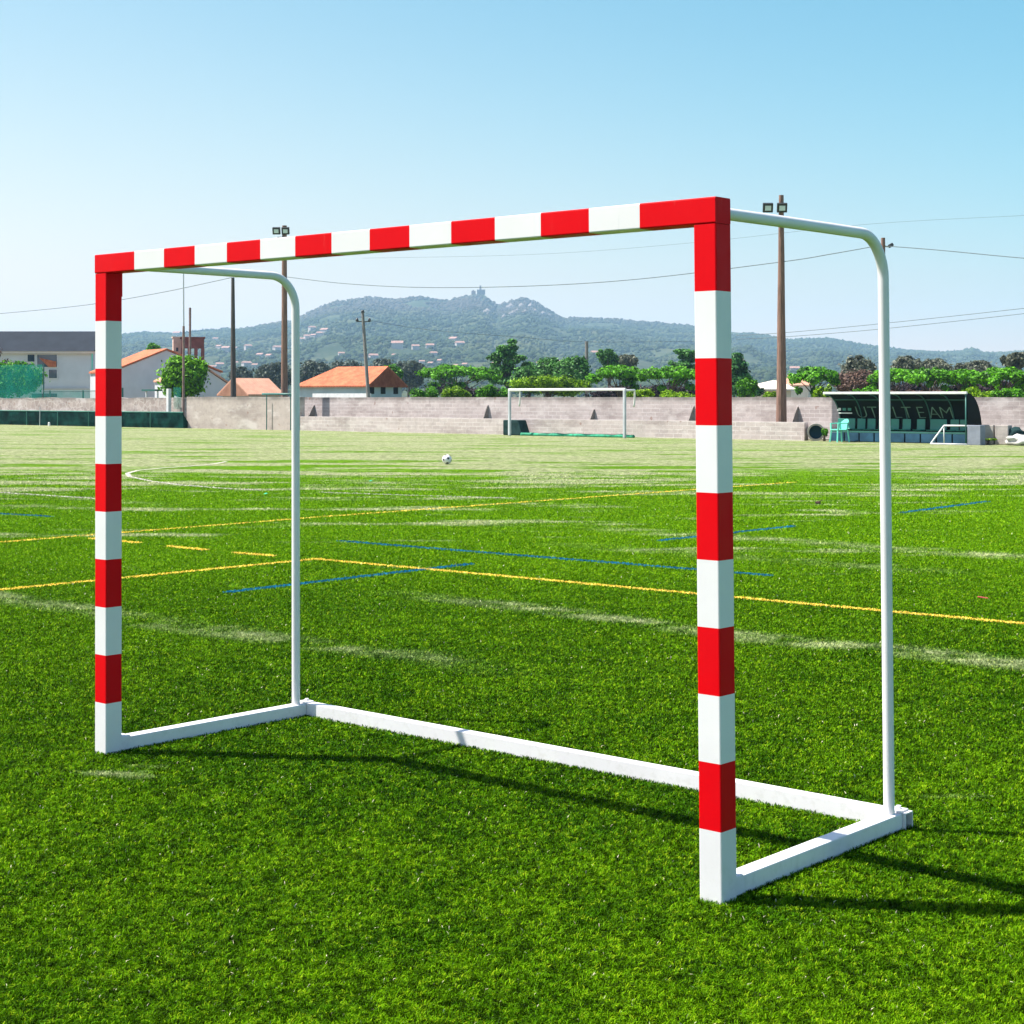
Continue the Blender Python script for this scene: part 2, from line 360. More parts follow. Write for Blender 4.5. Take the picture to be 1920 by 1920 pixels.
M['leaf_bright'] = foliage('leaf_bright', (0.025,0.150,0.006), (0.130,0.380,0.012))
M['leaf_bush'] = foliage('leaf_bush', (0.034,0.145,0.007), (0.187,0.442,0.014), 1.6)
M['leaf_pine'] = foliage('leaf_pine', (0.018,0.106,0.025), (0.119,0.312,0.062))
M['leaf_umbrella'] = foliage('leaf_umbrella', (0.025,0.138,0.007), (0.144,0.425,0.010))
M['leaf_yellow'] = foliage('leaf_yellow', (0.060,0.210,0.004), (0.260,0.440,0.006))
M['leaf_cypress'] = foliage('leaf_cypress', (0.013,0.088,0.033), (0.088,0.263,0.062))
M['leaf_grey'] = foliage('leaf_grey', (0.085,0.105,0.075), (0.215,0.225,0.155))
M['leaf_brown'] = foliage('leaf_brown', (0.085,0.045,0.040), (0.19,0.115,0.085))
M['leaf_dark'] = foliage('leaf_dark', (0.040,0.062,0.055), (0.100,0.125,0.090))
M['leaf_under'] = foliage('leaf_under', (0.020,0.016,0.022), (0.075,0.050,0.060))  # shade beneath the canopies put into these dark purple leaves
M['bark'] = surf('bark', (0.085,0.060,0.050), 0.9, 0.3, 3, 0.4)

# ------------------------------------------------------------------ the pitch and the land
pitch = MB()
x0, x1, y0, y1 = -150, 60, -30, 45.6
nx, ny = 60, 30
pv = [(x0+(x1-x0)*i/nx, y0+(y1-y0)*j/ny, G) for j in range(ny+1) for i in range(nx+1)]
pf = [(j*(nx+1)+i, j*(nx+1)+i+1, (j+1)*(nx+1)+i+1, (j+1)*(nx+1)+i) for j in range(ny) for i in range(nx)]
pitch.add(pv, pf)
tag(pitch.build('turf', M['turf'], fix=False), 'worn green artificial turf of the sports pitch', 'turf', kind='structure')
M['earth'] = surf('dry_earth', (0.10,0.13,0.05), 0.95, 0.3, 0.05, obj=False, col2=(0.22,0.20,0.11))
land = MB(); land.add([(-4400,-1800,G-0.02),(3400,-1800,G-0.02),(3400,3600,G-0.02),(-4400,3600,G-0.02)], [(0,1,2,3)])
tag(land.build('ground', M['earth'], fix=False), 'dry open land around and beyond the pitch', 'ground', kind='structure')

# pitch markings: (colour, points, width, near)
LINES = [
 ('yellow', [(-5.53,-6),(-5.53,6.18)], 0.062), ('yellow', [(-5.53,6.14),(1.23,6.35),(9.0,6.58)], 0.062),
 ('yellow', [(-9.25,-4),(-9.28,5.2),(-9.51,9.74),(-9.57,17.82),(-9.61,21.0)], 0.05),
 ('yellow', [(-8.95,6.05),(-8.17,6.06)], 0.085), ('yellow', [(-7.6,6.03),(-7.01,6.03)], 0.085), ('yellow', [(-6.56,6.04),(-6.07,6.08)], 0.085),
 ('blue', [(-14.2,7.2),(-12.12,7.55)], 0.09), ('blue', [(-6.76,7.58),(-1.65,7.73)], 0.08), ('blue', [(-4.09,3.98),(-4.15,6.74)], 0.08),
 ('blue', [(-4.32,9.83),(-4.31,12.42)], 0.08), ('blue', [(-4.46,15.25),(-4.67,18.14)], 0.09),
 ('white', [(-24.5,20.2),(-23.6,19.12),(-23.1,18.1),(-22.75,17.13),(-22.2,16.1),(-21.3,15.2),(-20.1,14.4),(-18.4,13.65),(-16.9,13.2),(-15.4,13.02),(-14.7,13.09)], 0.09),
 ('white', [(-17.6,9.95),(-16.61,9.99),(-14.4,10.07)], 0.08),
 ('white', [(-13.6,13.35),(-12.2,13.6),(-10.25,14.2)], 0.06),
]
def ribbon(pts, w, step=0.05):
    P = [Vector((a,b,0)) for a,b in pts]; out = []
    for a, b in zip(P[:-1], P[1:]):
        n = max(1, int((b-a).length/step))
        for i in range(n): out.append(a.lerp(b, i/n))
    out.append(P[-1]); return out
nearline = []
LABEL = ['yellow line along the pitch beyond the goal, running towards the camera','yellow line crossing the pitch right behind the goal','long yellow line farther left, running towards the wall',
 'leftmost short yellow dash','middle short yellow dash','rightmost short yellow dash by the yellow corner','blue line stub at the left edge','long blue line between the goal posts','blue line crossing the yellow corner line',
 'blue line crossed by the near red and white post','blue line stub farthest right','white arc of a circle on the far left turf','thin white line left of the near circle','faint white line slanting to the right']
for (c, pts, w), lab in zip(LINES, LABEL):
    R_ = ribbon(pts, w); mb = MB(); vs = []; fs = []
    for i, p in enumerate(R_):
        t = (R_[min(i+1,len(R_)-1)]-R_[max(i-1,0)]).normalized(); nn = Vector((-t.y,t.x,0))
        j1, j2 = (1+0.25*mnoise.noise(p*6)), (1+0.25*mnoise.noise(p*6+Vector((9,9,9))))
        vs += [p+nn*w/2*j1+Vector((0,0,G+0.004+0.0006*(LINES.index((c,pts,w))%5))), p-nn*w/2*j2+Vector((0,0,G+0.004+0.0006*(LINES.index((c,pts,w))%5)))]
        if i: fs.append((2*i-2,2*i-1,2*i+1,2*i))
    mb.add(vs, fs)
    nearline.append((c, pts, w, mb, lab))

# turf fibres: real blades over the near part of the pitch
def blades(px, py, wid, hgt, rng):
    n = len(px)
    ang = rng.uniform(0, 2*np.pi, n); lean = rng.uniform(0.2, 1.45, n); L = hgt*rng.uniform(0.7, 1.25, n)
    az = np.where(rng.random(n) < 0.25, rng.normal(0.4, 0.8, n), rng.uniform(0, 2*np.pi, n))
    dx, dy = np.cos(az), np.sin(az); sx, sy = np.cos(ang), np.sin(ang)
    w = wid*rng.uniform(0.7, 1.3, n)
    b = np.zeros((n, 6, 3), np.float32)
    h1, h2 = L*0.55, L
    for k, (l, up, ww) in enumerate(((0,0,1.0),(0.35,0.6,0.85),(1.0,0.9,0.35))):
        hx = L*l*np.sin(lean)*dx; hy = L*l*np.sin(lean)*dy; hzv = L*(up if l == 0 else up*np.cos(lean*(0.55 if k == 1 else 0.85)))
        b[:,2*k,0] = px+hx-sx*w*ww/2; b[:,2*k,1] = py+hy-sy*w*ww/2
        b[:,2*k+1,0] = px+hx+sx*w*ww/2; b[:,2*k+1,1] = py+hy+sy*w*ww/2
        b[:,2*k,2] = b[:,2*k+1,2] = G+hzv
    idx = np.arange(n, dtype=np.int32)[:,None]*6
    F = np.concatenate([idx+np.array([[0,1,3,2]]), idx+np.array([[2,3,5,4]])], 1).reshape(-1,4)
    return b.reshape(-1,3), F
N = 2000000
# sample by bearing and distance from the viewing side, denser close by
u = RNG.random(N); dmin, dmax = 3.3, 34.0
pw = -0.15
dd = (dmin**pw + u*(dmax**pw-dmin**pw))**(1/pw)
lat = RNG.uniform(-0.36, 0.36, N)*dd + RNG.uniform(-0.5, 0.5, N)
bx = EYE.x + FH.x*dd + RGT.x*lat; by = EYE.y + FH.y*dd + RGT.y*lat
wid = 0.0032*np.maximum(dd/5.0, 0.8)**0.8; hgt = 0.0155*np.ones(N)*(0.95+0.35*np.clip((dd-6)/12,0,1))
keep = RNG.random(N) > np.clip((dd-18)/16,0,1); extra = []
for (c, pts, w, mb, lab) in nearline:
    inl = np.zeros(N, bool)
    for a, b in zip(pts[:-1], pts[1:]):
        ax, ay = a; ex, ey = b[0]-ax, b[1]-ay; l2 = ex*ex+ey*ey
        t = np.clip(((bx-ax)*ex+(by-ay)*ey)/l2, 0, 1)
        dist = np.hypot(bx-ax-t*ex, by-ay-t*ey)
        inl |= dist < (w/2)*(0.85+0.35*RNG.random(N))
    inl &= keep; keep &= ~inl
    extra.append(inl)
# nothing grows through the goal frame
vv, FF = blades(bx[keep], by[keep], wid[keep], hgt[keep], RNG)
nk = int(keep.sum())
cell = (np.floor(bx[keep]/0.017).astype(np.int64)*73856093 ^ np.floor(by[keep]/0.022).astype(np.int64)*19349663) % 9973
var = np.clip(0.5*RNG.random(nk)+0.55*np.random.default_rng(5).random(9973)[cell]-0.02, 0, 0.985)
var[RNG.random(nk) < 0.0022] = 1.0
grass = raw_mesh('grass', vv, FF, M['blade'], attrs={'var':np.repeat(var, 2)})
tag(grass, 'short curly green turf fibres covering the near pitch', 'grass', kind='stuff')
for (c, pts, w, mb, lab), inl in zip(nearline, extra):
    n0 = len(mb.v)
    k = int(inl.sum()); F2 = np.asarray(mb.f, np.int32); V2 = np.asarray(mb.v, np.float32); vr = np.full(len(F2), 0.62)
    if k:
        rep = np.repeat(np.where(inl)[0], 3)
        bv, bf = blades(bx[rep]+RNG.normal(0,0.008,len(rep)), by[rep]+RNG.normal(0,0.008,len(rep)), wid[rep], hgt[rep]*0.95, RNG)
        V2 = np.concatenate([V2, bv]); F2 = np.concatenate([F2, bf+n0]); vr = np.concatenate([vr, np.repeat(RNG.uniform(0.30,0.92,len(rep)),2)])
    o = raw_mesh(c+'_pitch_line', V2, F2, M['fibre_'+c], attrs={'var':vr})
    tag(o, lab, 'pitch line', kind='structure')

# ------------------------------------------------------------------ handball goal
def gwarp(v):                     # the frame as it really stands: a hand's breadth out of true
    x, y, z = v; a = x/3.16; t = z/2.08
    return (-0.019 + x*3.166/3.16 + t*(-0.007*(1-a)-0.020*a), y + 0.018 + 0.017*a, z*((2.086*(1-a)+2.080*a)/2.08) if z > 0.3 else z)
goal = thing('handball_goal', 'large red and white striped goal frame without a net in the foreground', 'goal', (0,0,0))
PW = 0.08
def post(xa):
    mb = MB(); edges = [G]+[0.2*i for i in range(1,10)]+[2.0]
    for i in range(10):
        z0, z1 = edges[i], edges[i+1]; red = (i % 2 == 1)
        xs = (xa, xa+PW)
        b = 0.004
        # square tube with softly rounded arrises
        sec = [(xs[0]+b,0),(xs[1]-b,0),(xs[1]-b*0.3,b*0.3),(xs[1],b),(xs[1],PW-b),(xs[1]-b*0.3,PW-b*0.3),(xs[1]-b,PW),(xs[0]+b,PW),(xs[0]+b*0.3,PW-b*0.3),(xs[0],PW-b),(xs[0],b),(xs[0]+b*0.3,b*0.3)]
        n = len(sec)
        mb.add([(p[0],p[1],z0) for p in sec]+[(p[0],p[1],z1) for p in sec], [(j,(j+1)%n,n+(j+1)%n,n+j) for j in range(n)], 1 if red else 0)
        if i == 0: mb.add([(p[0],p[1],z0) for p in sec], [tuple(reversed(range(n)))], 0)
    return mb
post(0.0).build('goal_post', [M['white'],M['red']], goal, smooth='auto', warp=gwarp)
post(3.08).build('goal_post', [M['white'],M['red']], goal, smooth='auto', warp=gwarp)
mb = MB(); edges = [0.0]+[0.28+0.2*i for i in range(14)]+[3.16]
for i in range(15):
    xa, xb = edges[i], edges[i+1]; b = 0.004
    z0, z1 = 2.0015, 2.08
    sec = [(b,z0),(PW-b,z0),(PW-b*0.3,z0+b*0.3),(PW,z0+b),(PW,z1-b),(PW-b*0.3,z1-b*0.3),(PW-b,z1),(b,z1),(b*0.3,z1-b*0.3),(0,z1-b),(0,z0+b),(b*0.3,z0+b*0.3)]
    sec = [(y-0.0015,z) for y,z in sec]; n = len(sec)
    mb.add([(xa,p[0],p[1]) for p in sec]+[(xb,p[0],p[1]) for p in sec], [(j,(j+1)%n,n+(j+1)%n,n+j) for j in range(n)], 1 if i % 2 == 0 else 0)
    if i == 0: mb.add([(xa,p[0],p[1]) for p in sec], [tuple(range(n))], 1)
    if i == 14: mb.add([(xb,p[0],p[1]) for p in sec], [tuple(reversed(range(n)))], 1)
mb.build('crossbar', [M['white'],M['red']], goal, smooth='auto', warp=gwarp)
for xa in (0.04, 3.118):
    mb = MB(); R_ = 0.15; zt = 2.04; yb = 1.078
    pts = [(xa,PW,zt),(xa,0.4,zt+0.002),(xa,0.7,zt+0.003)]
    for i in range(0, 13):
        a = math.pi/2*i/12; pts.append((xa, yb-R_+R_*math.sin(a), zt+0.003-R_+R_*math.cos(a)))
    pts += [(xa,yb,1.2),(xa,yb,0.6),(xa,yb,0.045)]
    mb.tube(pts, 0.019, 20); mb.build('support_tube', M['white'], goal, smooth='auto', warp=gwarp)
    mb = MB(); mb.box(xa-0.03, xa+0.03, PW, 1.118, G, 0.045)
    mb.bar((xa,PW,0.02),(xa,PW+0.05,0.02),0.068,0.062)
    mb.build('side_bar', M['white'], goal, bevel=0.005, warp=gwarp)
mb = MB()
# rear ground bar: an open square tube
a0, a1 = -0.012, 3.158
for (ya, yb, za, zb) in ((1.118,1.172,0.040,0.045),(1.118,1.172,G,G+0.005),(1.118,1.123,G+0.005,0.040),(1.167,1.172,G+0.005,0.040)):
    mb.box(a0, a1, ya, yb, za, zb)
mb.build('ground_bar', M['white'], goal, warp=gwarp)
for xa in (0.04, 3.12):
    mb = MB(); mb.box(xa-0.034, xa+0.034, PW+0.0005, PW+0.006, 1.905, 2.07)
    for zb in (1.93, 1.975): mb.tube([(xa+0.018,PW+0.006,zb),(xa+0.018,PW+0.012,zb)], 0.007, 6); mb.tube([(xa-0.018,PW+0.006,zb),(xa-0.018,PW+0.012,zb)], 0.007, 6)
    mb.build('corner_plate', M['red'], goal, warp=gwarp)
for xa in (0.04, 3.118):
    mb = MB(); mb.box(xa-0.026, xa+0.026, 1.108, 1.165, 0.0455, 0.052); mb.tube([(xa,1.145,0.05),(xa,1.145,0.062)], 0.009, 8)
    mb.build('corner_bracket', M['white'], goal, warp=gwarp)

# ------------------------------------------------------------------ ball and small litter on the pitch
bp = gp(838, 869)
bm = bmesh.new(); bmesh.ops.create_icosphere(bm, subdivisions=4, radius=0.108)
ico = bmesh.new(); bmesh.ops.create_icosphere(ico, subdivisions=1, radius=1); dirs = [v.co.normalized() for v in ico.verts]; ico.free()
rot = Matrix.Rotation(0.5, 3, 'X') @ Matrix.Rotation(0.9, 3, 'Z')
for f in bm.faces:
    c = f.calc_center_median().normalized(); f.smooth = True
    f.material_index = 1 if max(c.dot(rot @ d) for d in dirs) > 0.968 else 0
me = bpy.data.meshes.new('football'); bm.to_mesh(me); bm.free(); me.materials.append(M['ballwhite']); me.materials.append(M['black'])
o = bpy.data.objects.new('football', me); COL.objects.link(o); o.location = (bp.x, bp.y, G+0.108)
tag(o, 'white football with dark patches lying alone on the far turf', 'ball')
cp = gp(1534, 944)
mb = MB(); mb.ball((0,0,0.022), 0.034, 0, 2, 0.5, (1.2,0.9,0.75)); mb.tube([(0.02,0,0.04),(0.055,0.01,0.06)], 0.008, 6)
o = mb.build('pine_cone', surf('dark_cone', (0.05,0.025,0.018), 0.9, 0.4, 20), smooth=True); o.location = (cp.x,cp.y,G+0.004)
tag(o, 'small dark pine cone lying on the turf right of the near post', 'pine cone')
cp = gp(1843, 1120); mb = MB(); mb.box(-0.04,0.04,-0.008,0.008,-0.006,0.003)
o = mb.build('pink_wrapper', surf('pink_plastic', (0.5,0.06,0.06), 0.5, 0.1), bevel=0.003); o.location = (cp.x,cp.y,0.0); o.rotation_euler = (0,0.1,0.2)
tag(o, 'tiny pink wrapper lying in the turf near the right edge', 'litter')
for i, (x, y, cc, lb) in enumerate(((695,902,(0.02,0.42,0.22),'tiny green scrap on the turf between the goal posts'),(498,926,(0.02,0.42,0.20),'tiny green scrap on the turf left of the rear upright'))):
    cp = gp(x, y); mb = MB(); mb.add([(-0.05,-0.03,0.012),(0.04,-0.04,0.02),(0.06,0.03,0.03),(-0.03,0.05,0.045),(0.0,0.0,0.05)], [(0,1,4),(1,2,4),(2,3,4),(3,0,4)])
    o = mb.build('paper_scrap', surf('scrap_%d' % i, cc, 0.7, 0.1)); o.location = (cp.x,cp.y,G+0.004); o.scale = (0.6,0.6,0.6); tag(o, lb, 'litter')

# ------------------------------------------------------------------ walls along the pitch
YF, YB = 45.2, 47.6
def wall(name, label, xa, xb, Y, top, th, mat, cap=True, jag=0.0, cat='wall', z0=G):
    root = thing(name, label, cat, (0,0,0))
    mb = MB(); n = max(1, int((xb-xa)/0.8)); 
    P = [(xa+(xb-xa)*i/n, top+jag*mnoise.noise(Vector((i*0.7,Y,0)))) for i in range(n+1)]
    vs = []; fs = []
    for x, t in P: vs += [(x,Y,z0),(x,Y,t),(x,Y+th,t),(x,Y+th,z0)]
    for i in range(n):
        a, b = 4*i, 4*i+4
        fs += [(a,b,b+1,a+1),(a+1,b+1,b+2,a+2),(a+2,b+2,b+3,a+3)]
    fs += [(0,1,2,3),(4*n,4*n+3,4*n+2,4*n+1)]
    mb.add(vs, fs); mb.build('masonry', mat, root)
    if cap:
        mb = MB(); mb.box(xa-0.01, xb+0.01, Y-0.03, Y+th+0.03, top+0.002, top+0.05)
        mb.build('coping', M['concrete'], root)
    return root
xw = lambda x, Y: pt(x, 745, Y).x
wall('block_wall', 'long pale block wall behind the far goal and the dugout', xw(556,YB), xw(2050,YB), YB, 1.485, 0.2, M['block'], cap=False, jag=0.02)
wall('low_block_wall', 'low pale block wall in front of the long boundary wall, behind the far goal', xw(563,YF), xw(1508,YF), YF, 0.62, 0.25, M['block'], cap=False)
wall('stone_wall', 'beige stone wall piece between dark green hoarding and wooden pole', xw(350,YF), xw(562,YF), YF, 1.50, 0.3, M['plaster'], cap=False, jag=0.03)
wall('rubble_wall', 'rough pale rubble wall above the dark green hoarding on the left', xw(-200,YF+1.2), xw(345,YF+1.2), YF+1.2, 1.46, 0.3, M['stone'], cap=False, jag=0.08)
# buttresses on the long wall
bt = None
for (x, y, d, h), lb in zip(((590,760,0.55,1.15),(916,760,0.45,1.15),(1115,768,0.45,1.0),(1302,762,0.55,1.1),(1497,763,0.6,1.2)),
        ('masonry buttress on the block wall below the orange roofed house','masonry buttress on the block wall left of the far goal','masonry buttress on the block wall seen through the far goal','masonry buttress on the block wall beside the near striped post','masonry buttress on the block wall between wooden pole and dugout')):
    p = base(x, YB); mb = MB()
    mb.prism([(0,G),(0,hz(x,y,YB)+0.02),(-0.06,hz(x,y,YB)),(-d,0.3),(-d,G)], -0.045, 0.0, 'x')
    o = mb.build('wall_buttress', M['buttress']); o.location = (p.x, YB, 0); tag(o, lb, 'buttress', 'buttresses along the block wall')

# dark green hoarding on the left
hd = thing('green_hoarding', 'long dark green tarpaulin hoarding along the pitch edge on the left', 'hoarding', (0,0,0))
xa, xb = xw(-260,YF-0.3), xw(343,YF-0.3); nseg = 110; vs = []; fs = []
zt = hz(200, 772.5, YF-0.3)
for i in range(nseg+1):
    x = xa+(xb-xa)*i/nseg
    for k, z in enumerate((G, 0.2, 0.45, zt)):
        vs.append((x, YF-0.3+0.05*mnoise.noise(Vector((x*1.3,z*2,3)))+0.03*(k==0), z))
for i in range(nseg):
    for k in range(3): fs.append((4*i+k, 4*i+4+k, 4*i+5+k, 4*i+1+k))
mb = MB(); mb.add(vs, fs); mb.add([(v[0],v[1]+0.06,v[2]) for v in vs], [tuple(reversed(f)) for f in fs])
mb.add([vs[-4],vs[-3],vs[-2],vs[-1],(xb,YF+0.25,G)], [(0,1,2,3,4)])
mb.build('tarpaulin', M['tarp'], hd, fix=False)
mb = MB(); mb.tube([(xa,YF-0.29,zt+0.015),(xb,YF-0.29,zt+0.015)], 0.03, 8); mb.build('top_rail', M['tarp_edge'], hd)
for i, x in enumerate(range(-240, 340, 58)):
    p = base(x, YF-0.38); mb = MB(); mb.tube([(p.x,p.y,G),(p.x,p.y,zt+0.02)], 0.022, 8); mb.build('stake', M['tarp_edge'], hd)
# thin training pole and net at left edge
p = base(74.5, YF-1.2); mb = MB(); mb.tube([(0,0,0),(0.02,0,1.0)], 0.017, 8)
o = mb.build('thin_stake', M['galv']); o.location = p; tag(o, 'thin pale stake standing before the dark hoarding on the left', 'stake')
p = base(92, YF-1.0); mb = MB(); mb.prism([(-0.06,0),(0.08,0),(0.05,0.17),(-0.03,0.2)], -0.04, 0.04, 'y')
o = mb.build('white_marker', M['white_worn'], bevel=0.01); o.location = p; tag(o, 'small white marker at the foot of the dark hoarding', 'marker')

# ------------------------------------------------------------------ dugout
YD = 44.6
xl, xr = xw(1547,YD), xw(1812,YD)
dg = thing('dugout', 'dark green team dugout with curved shell, teal seats and painted letters', 'dugout', (0,0,0))
W = xr-xl
def prof(t):                      # shell profile: (depth, height), front lip to foot
    a = t*math.pi/2
    return (1.02*math.sin(a)**0.9, 0.30+1.30*math.cos(a)) if t <= 1 else (1.02, 0.30*(2-t)+G*(t-1))
PR = [prof(i/14) for i in range(15)]+[(1.04,G)]
mb = MB(); th = 0.03
for (d, z), (e, y) in zip(PR[:-1], PR[1:]):
    mb.add([(xl,YD+d,z),(xr,YD+d,z),(xr,YD+e,y),(xl,YD+e,y)], [(0,1,2,3)])
    mb.add([(xl,YD+d+th,z+th),(xr,YD+d+th,z+th),(xr,YD+e+th,y+th*0.2),(xl,YD+e+th,y+th*0.2)], [(3,2,1,0)])
mb.build('shell', M['shell'], dg, fix=False)
mb = MB(); mb.prism([(YD+0.02,G)]+[(YD+d+0.02 if i else YD+0.02,z) for i,(d,z) in enumerate(PR)], xr+0.001, xr+0.03, 'x')
mb.build('end_panel', M['shell'], dg)
mb = MB(); mb.box(xl-0.05, xr+0.03, YD-0.06, YD+0.03, 1.585, 1.665); mb.build('front_beam', M['white_worn'], dg, bevel=0.01)
for i in range(7):
    x = xl+0.04+(W-0.08)*i/6; mb = MB()
    mb.tube([(x,YD+d-0.03,z-0.03) for d,z in PR[:-1]]+[(x,YD+0.98,G)], 0.022, 6); mb.build('rib', M['green_steel'], dg, smooth=True)
for x in (xl+0.03, xr-0.02):
    mb = MB(); mb.tube([(x,YD+0.0,G),(x,YD+0.0,1.585)], 0.024, 8)
    if x > xl+1: mb.build('front_post', M['green_steel'], dg, smooth=True)
mb = MB(); mb.tube([(xl,YD+0.55,1.40),(xr,YD+0.55,1.40)], 0.018, 6); mb.build('purlin', M['green_steel'], dg)
mb = MB(); mb.box(xl+0.02, xr-0.02, YD+0.30, YD+0.70, 0.30, 0.36); mb.build('bench', M['green_steel'], dg)
for i in range(9):
    a = xl+0.04+(W-0.08)*i/9; b = a+(W-0.08)/9-0.05
    mb = MB(); mb.box(a, b, YD+0.27, YD+0.295, G+0.02, 0.29); mb.build('bench_panel', M['panel_blue'], dg, bevel=0.006)
def seat(x):
    mb = MB()
    prof_ = [(0.34,0.42),(0.36,0.40),(0.60,0.385),(0.66,0.41),(0.68,0.55),(0.69,0.76),(0.665,0.77),(0.655,0.56),(0.635,0.43),(0.59,0.41),(0.36,0.425)]
    mb.prism([(YD+a,b) for a,b in prof_], x-0.15, x+0.15, 'x')
    return mb
for px_ in (1578,1596,1615,1634,1655,1678,1700,1727,1752,1767,1790,1808):
    x = pt(px_, 795, YD+0.66).x
    if x > xr-0.16: x = xr-0.17
    seat(x).build('seat', M['teal_seat'], dg, bevel=0.012)
# painted letters on the inside of the shell
def letter_mesh(ch, h):
    cu = bpy.data.curves.new('l', 'FONT'); cu.body = ch; cu.size = h/0.7; cu.extrude = 0.004; cu.align_x = 'CENTER'; cu.offset = -0.012
    ob = bpy.data.objects.new('l', cu); COL.objects.link(ob)
    dgp = bpy.context.evaluated_depsgraph_get(); dgp.update(); me = bpy.data.meshes.new_from_object(ob.evaluated_get(dgp))
    vs = [v.co.copy() for v in me.vertices]; fs = [tuple(p.vertices) for p in me.polygons]
    bpy.data.objects.remove(ob); bpy.data.meshes.remove(me); return vs, fs
mb = MB()
for ch, px_ in (('U',1617),('T',1639),('I',1661),('L',1683),('T',1703),('E',1728),('A',1753),('M',1776)):
    vs, fs = letter_mesh(ch, 0.42); x = pt(px_, 770, YD+0.86).x
    mb = MB(); mb.add([(x+v.x*1.1, YD+0.93-0.27*(v.y/0.42)-v.z, 0.79+v.y*0.95) for v in vs], fs)
    mb.build('letter', M['letter'], dg)
mb = MB(); xa = pt(1570,765,YD+0.8).x
for i in range(3): mb.box(xa+0.02+i*0.2, xa+0.15+i*0.2, YD+0.77, YD+0.785, 1.03, 1.12, 0 if i == 0 else 1)
mb.box(xa+0.06, xa+0.58, YD+0.78, YD+0.795, 0.93, 0.965, 0); mb.build('notice_strip', [M['white_worn'],M['teal_seat']], dg)

# chair in front of the dugout
ch = thing('plastic_chair', 'mint green plastic garden chair standing in the sun by the dugout', 'chair', base(1574,YD-0.25), -0.5)
mb = MB(); mb.box(-0.22,0.22,-0.22,0.2,0.40,0.43); mb.build('seat', M['mint'], ch, bevel=0.012)
mb = MB(); nA = 8
vs = []; 
for i in range(nA+1):
    a = -1.0+2.0*i/nA
    for z, yy in ((0.43,0.19),(0.62,0.23),(0.78-0.10*a*a,0.27)):
        vs += [(0.22*a*(1-0.12*(z-0.43)), yy-0.06*a*a, z)]
fs = [(3*i+k,3*i+3+k,3*i+4+k,3*i+1+k) for i in range(nA) for k in range(2)]
mb.add(vs, fs); mb.add([(v[0],v[1]+0.02,v[2]) for v in vs], [tuple(reversed(f)) for f in fs]); mb.build('backrest', M['mint'], ch, smooth=True, fix=False)
for sx, sy in ((-1,-1),(1,-1),(-1,1),(1,1)):
    mb = MB(); mb.bar((sx*0.2,sy*0.19,0.40),(sx*0.24,sy*0.23,0.0),0.045,0.045); mb.build('leg', M['mint'], ch)
for sx in (-1,1):
    mb = MB(); mb.bar((sx*0.24,-0.20,0.62),(sx*0.23,0.22,0.64),0.05,0.03); mb.bar((sx*0.23,-0.19,0.42),(sx*0.24,-0.19,0.62),0.035,0.04); mb.build('armrest', M['mint'], ch)

# small training goal in front of the dugout
def pole_between(mb, a, b, r): mb.tube([a,b], r, 8)
YG = 43.9
sg = thing('small_goal', 'small white training goal standing in front of the dugout', 'goal', (0,0,0))
a = gp(1745,833.5,G); b = gp(1832,834,G); Yg = a.y
top1 = pt(1770,798,a.y+0.75); top2 = Vector((top1.x+1.0, top1.y+0.05, top1.z))
mb = MB(); pole_between(mb, (a.x,a.y,G+0.025), (top1.x,top1.y,top1.z), 0.026); mb.build('slanted_stay', M['white_worn'], sg, smooth=True)
mb = MB(); pole_between(mb, top1, top2, 0.026); mb.build('crossbar', M['white_worn'], sg, smooth=True)
mb = MB(); pole_between(mb, (top1.x,top1.y,top1.z), (top1.x,top1.y,G), 0.022); mb.build('post', M['white_worn'], sg, smooth=True)
mb = MB(); pole_between(mb, (top2.x,top2.y,top2.z), (top2.x,top2.y,G), 0.022); mb.build('post', M['white_worn'], sg, smooth=True)
mb = MB(); pole_between(mb, (a.x,a.y,G+0.025), (b.x,a.y,G+0.025), 0.026); mb.build('ground_bar', M['white_worn'], sg, smooth=True)
# blocks and rubble beside the dugout
p = base(1826,YD-0.5); mb = MB(); mb.box(-0.22,0.22,0,0.35,0,0.62); o = mb.build('concrete_slab', surf('grey_blue_slab', (0.22,0.24,0.29), 0.9, 0.15, 3), bevel=0.012); o.location = (p.x-0.03,p.y+0.05,G)
tag(o, 'pale grey slab leaning block at the right end of the dugout', 'slab')
for (xa, xb, lb) in ((1837,1862,'pale concrete panel just right of the dugout'),(1865,1890,'pale concrete panel second right of the dugout')):
    p, q = base(xa,YF-0.1), base(xb,YF-0.1); mb = MB(); mb.box(0,q.x-p.x,0,0.3,0,0.62); o = mb.build('concrete_block', M['concrete'], bevel=0.02); o.location = p; tag(o, lb, 'panel', 'concrete panels right of the dugout')
p = base(1915,YF-0.4); mb = MB(); mb.ball((0,0,0.13),0.36,0,3,0.6,(1.3,0.8,0.55)); mb.ball((0.5,0.1,0.14),0.32,0,3,0.6,(1.1,0.9,0.6))
o = mb.build('white_sack', surf('sack_cloth', (0.46,0.44,0.42), 0.9, 0.15, 4), smooth=True); o.location = p; tag(o, 'white sacks lying at the wall foot at the right edge', 'sack')
p = base(1903,YF+0.1); mb = MB(); mb.ball((0,0,0.36),0.22,0,3,0.5,(1.2,0.8,0.8)); mb.ball((0.15,0.05,0.2),0.25,0,2,0.5)
o = mb.build('dark_sack', M['darkbox'], smooth=True); o.location = p; tag(o, 'dark sack behind the white sacks at the right edge', 'sack')
p = base(1526,YF-0.2); mb = MB(); n = 28; vs = []
for y, r in ((0,0.30),(0.7,0.30),(0.7,0.235),(0,0.235)):
    vs += [(r*math.cos(2*math.pi*i/n), y, 0.30+r*math.sin(2*math.pi*i/n)) for i in range(n)]
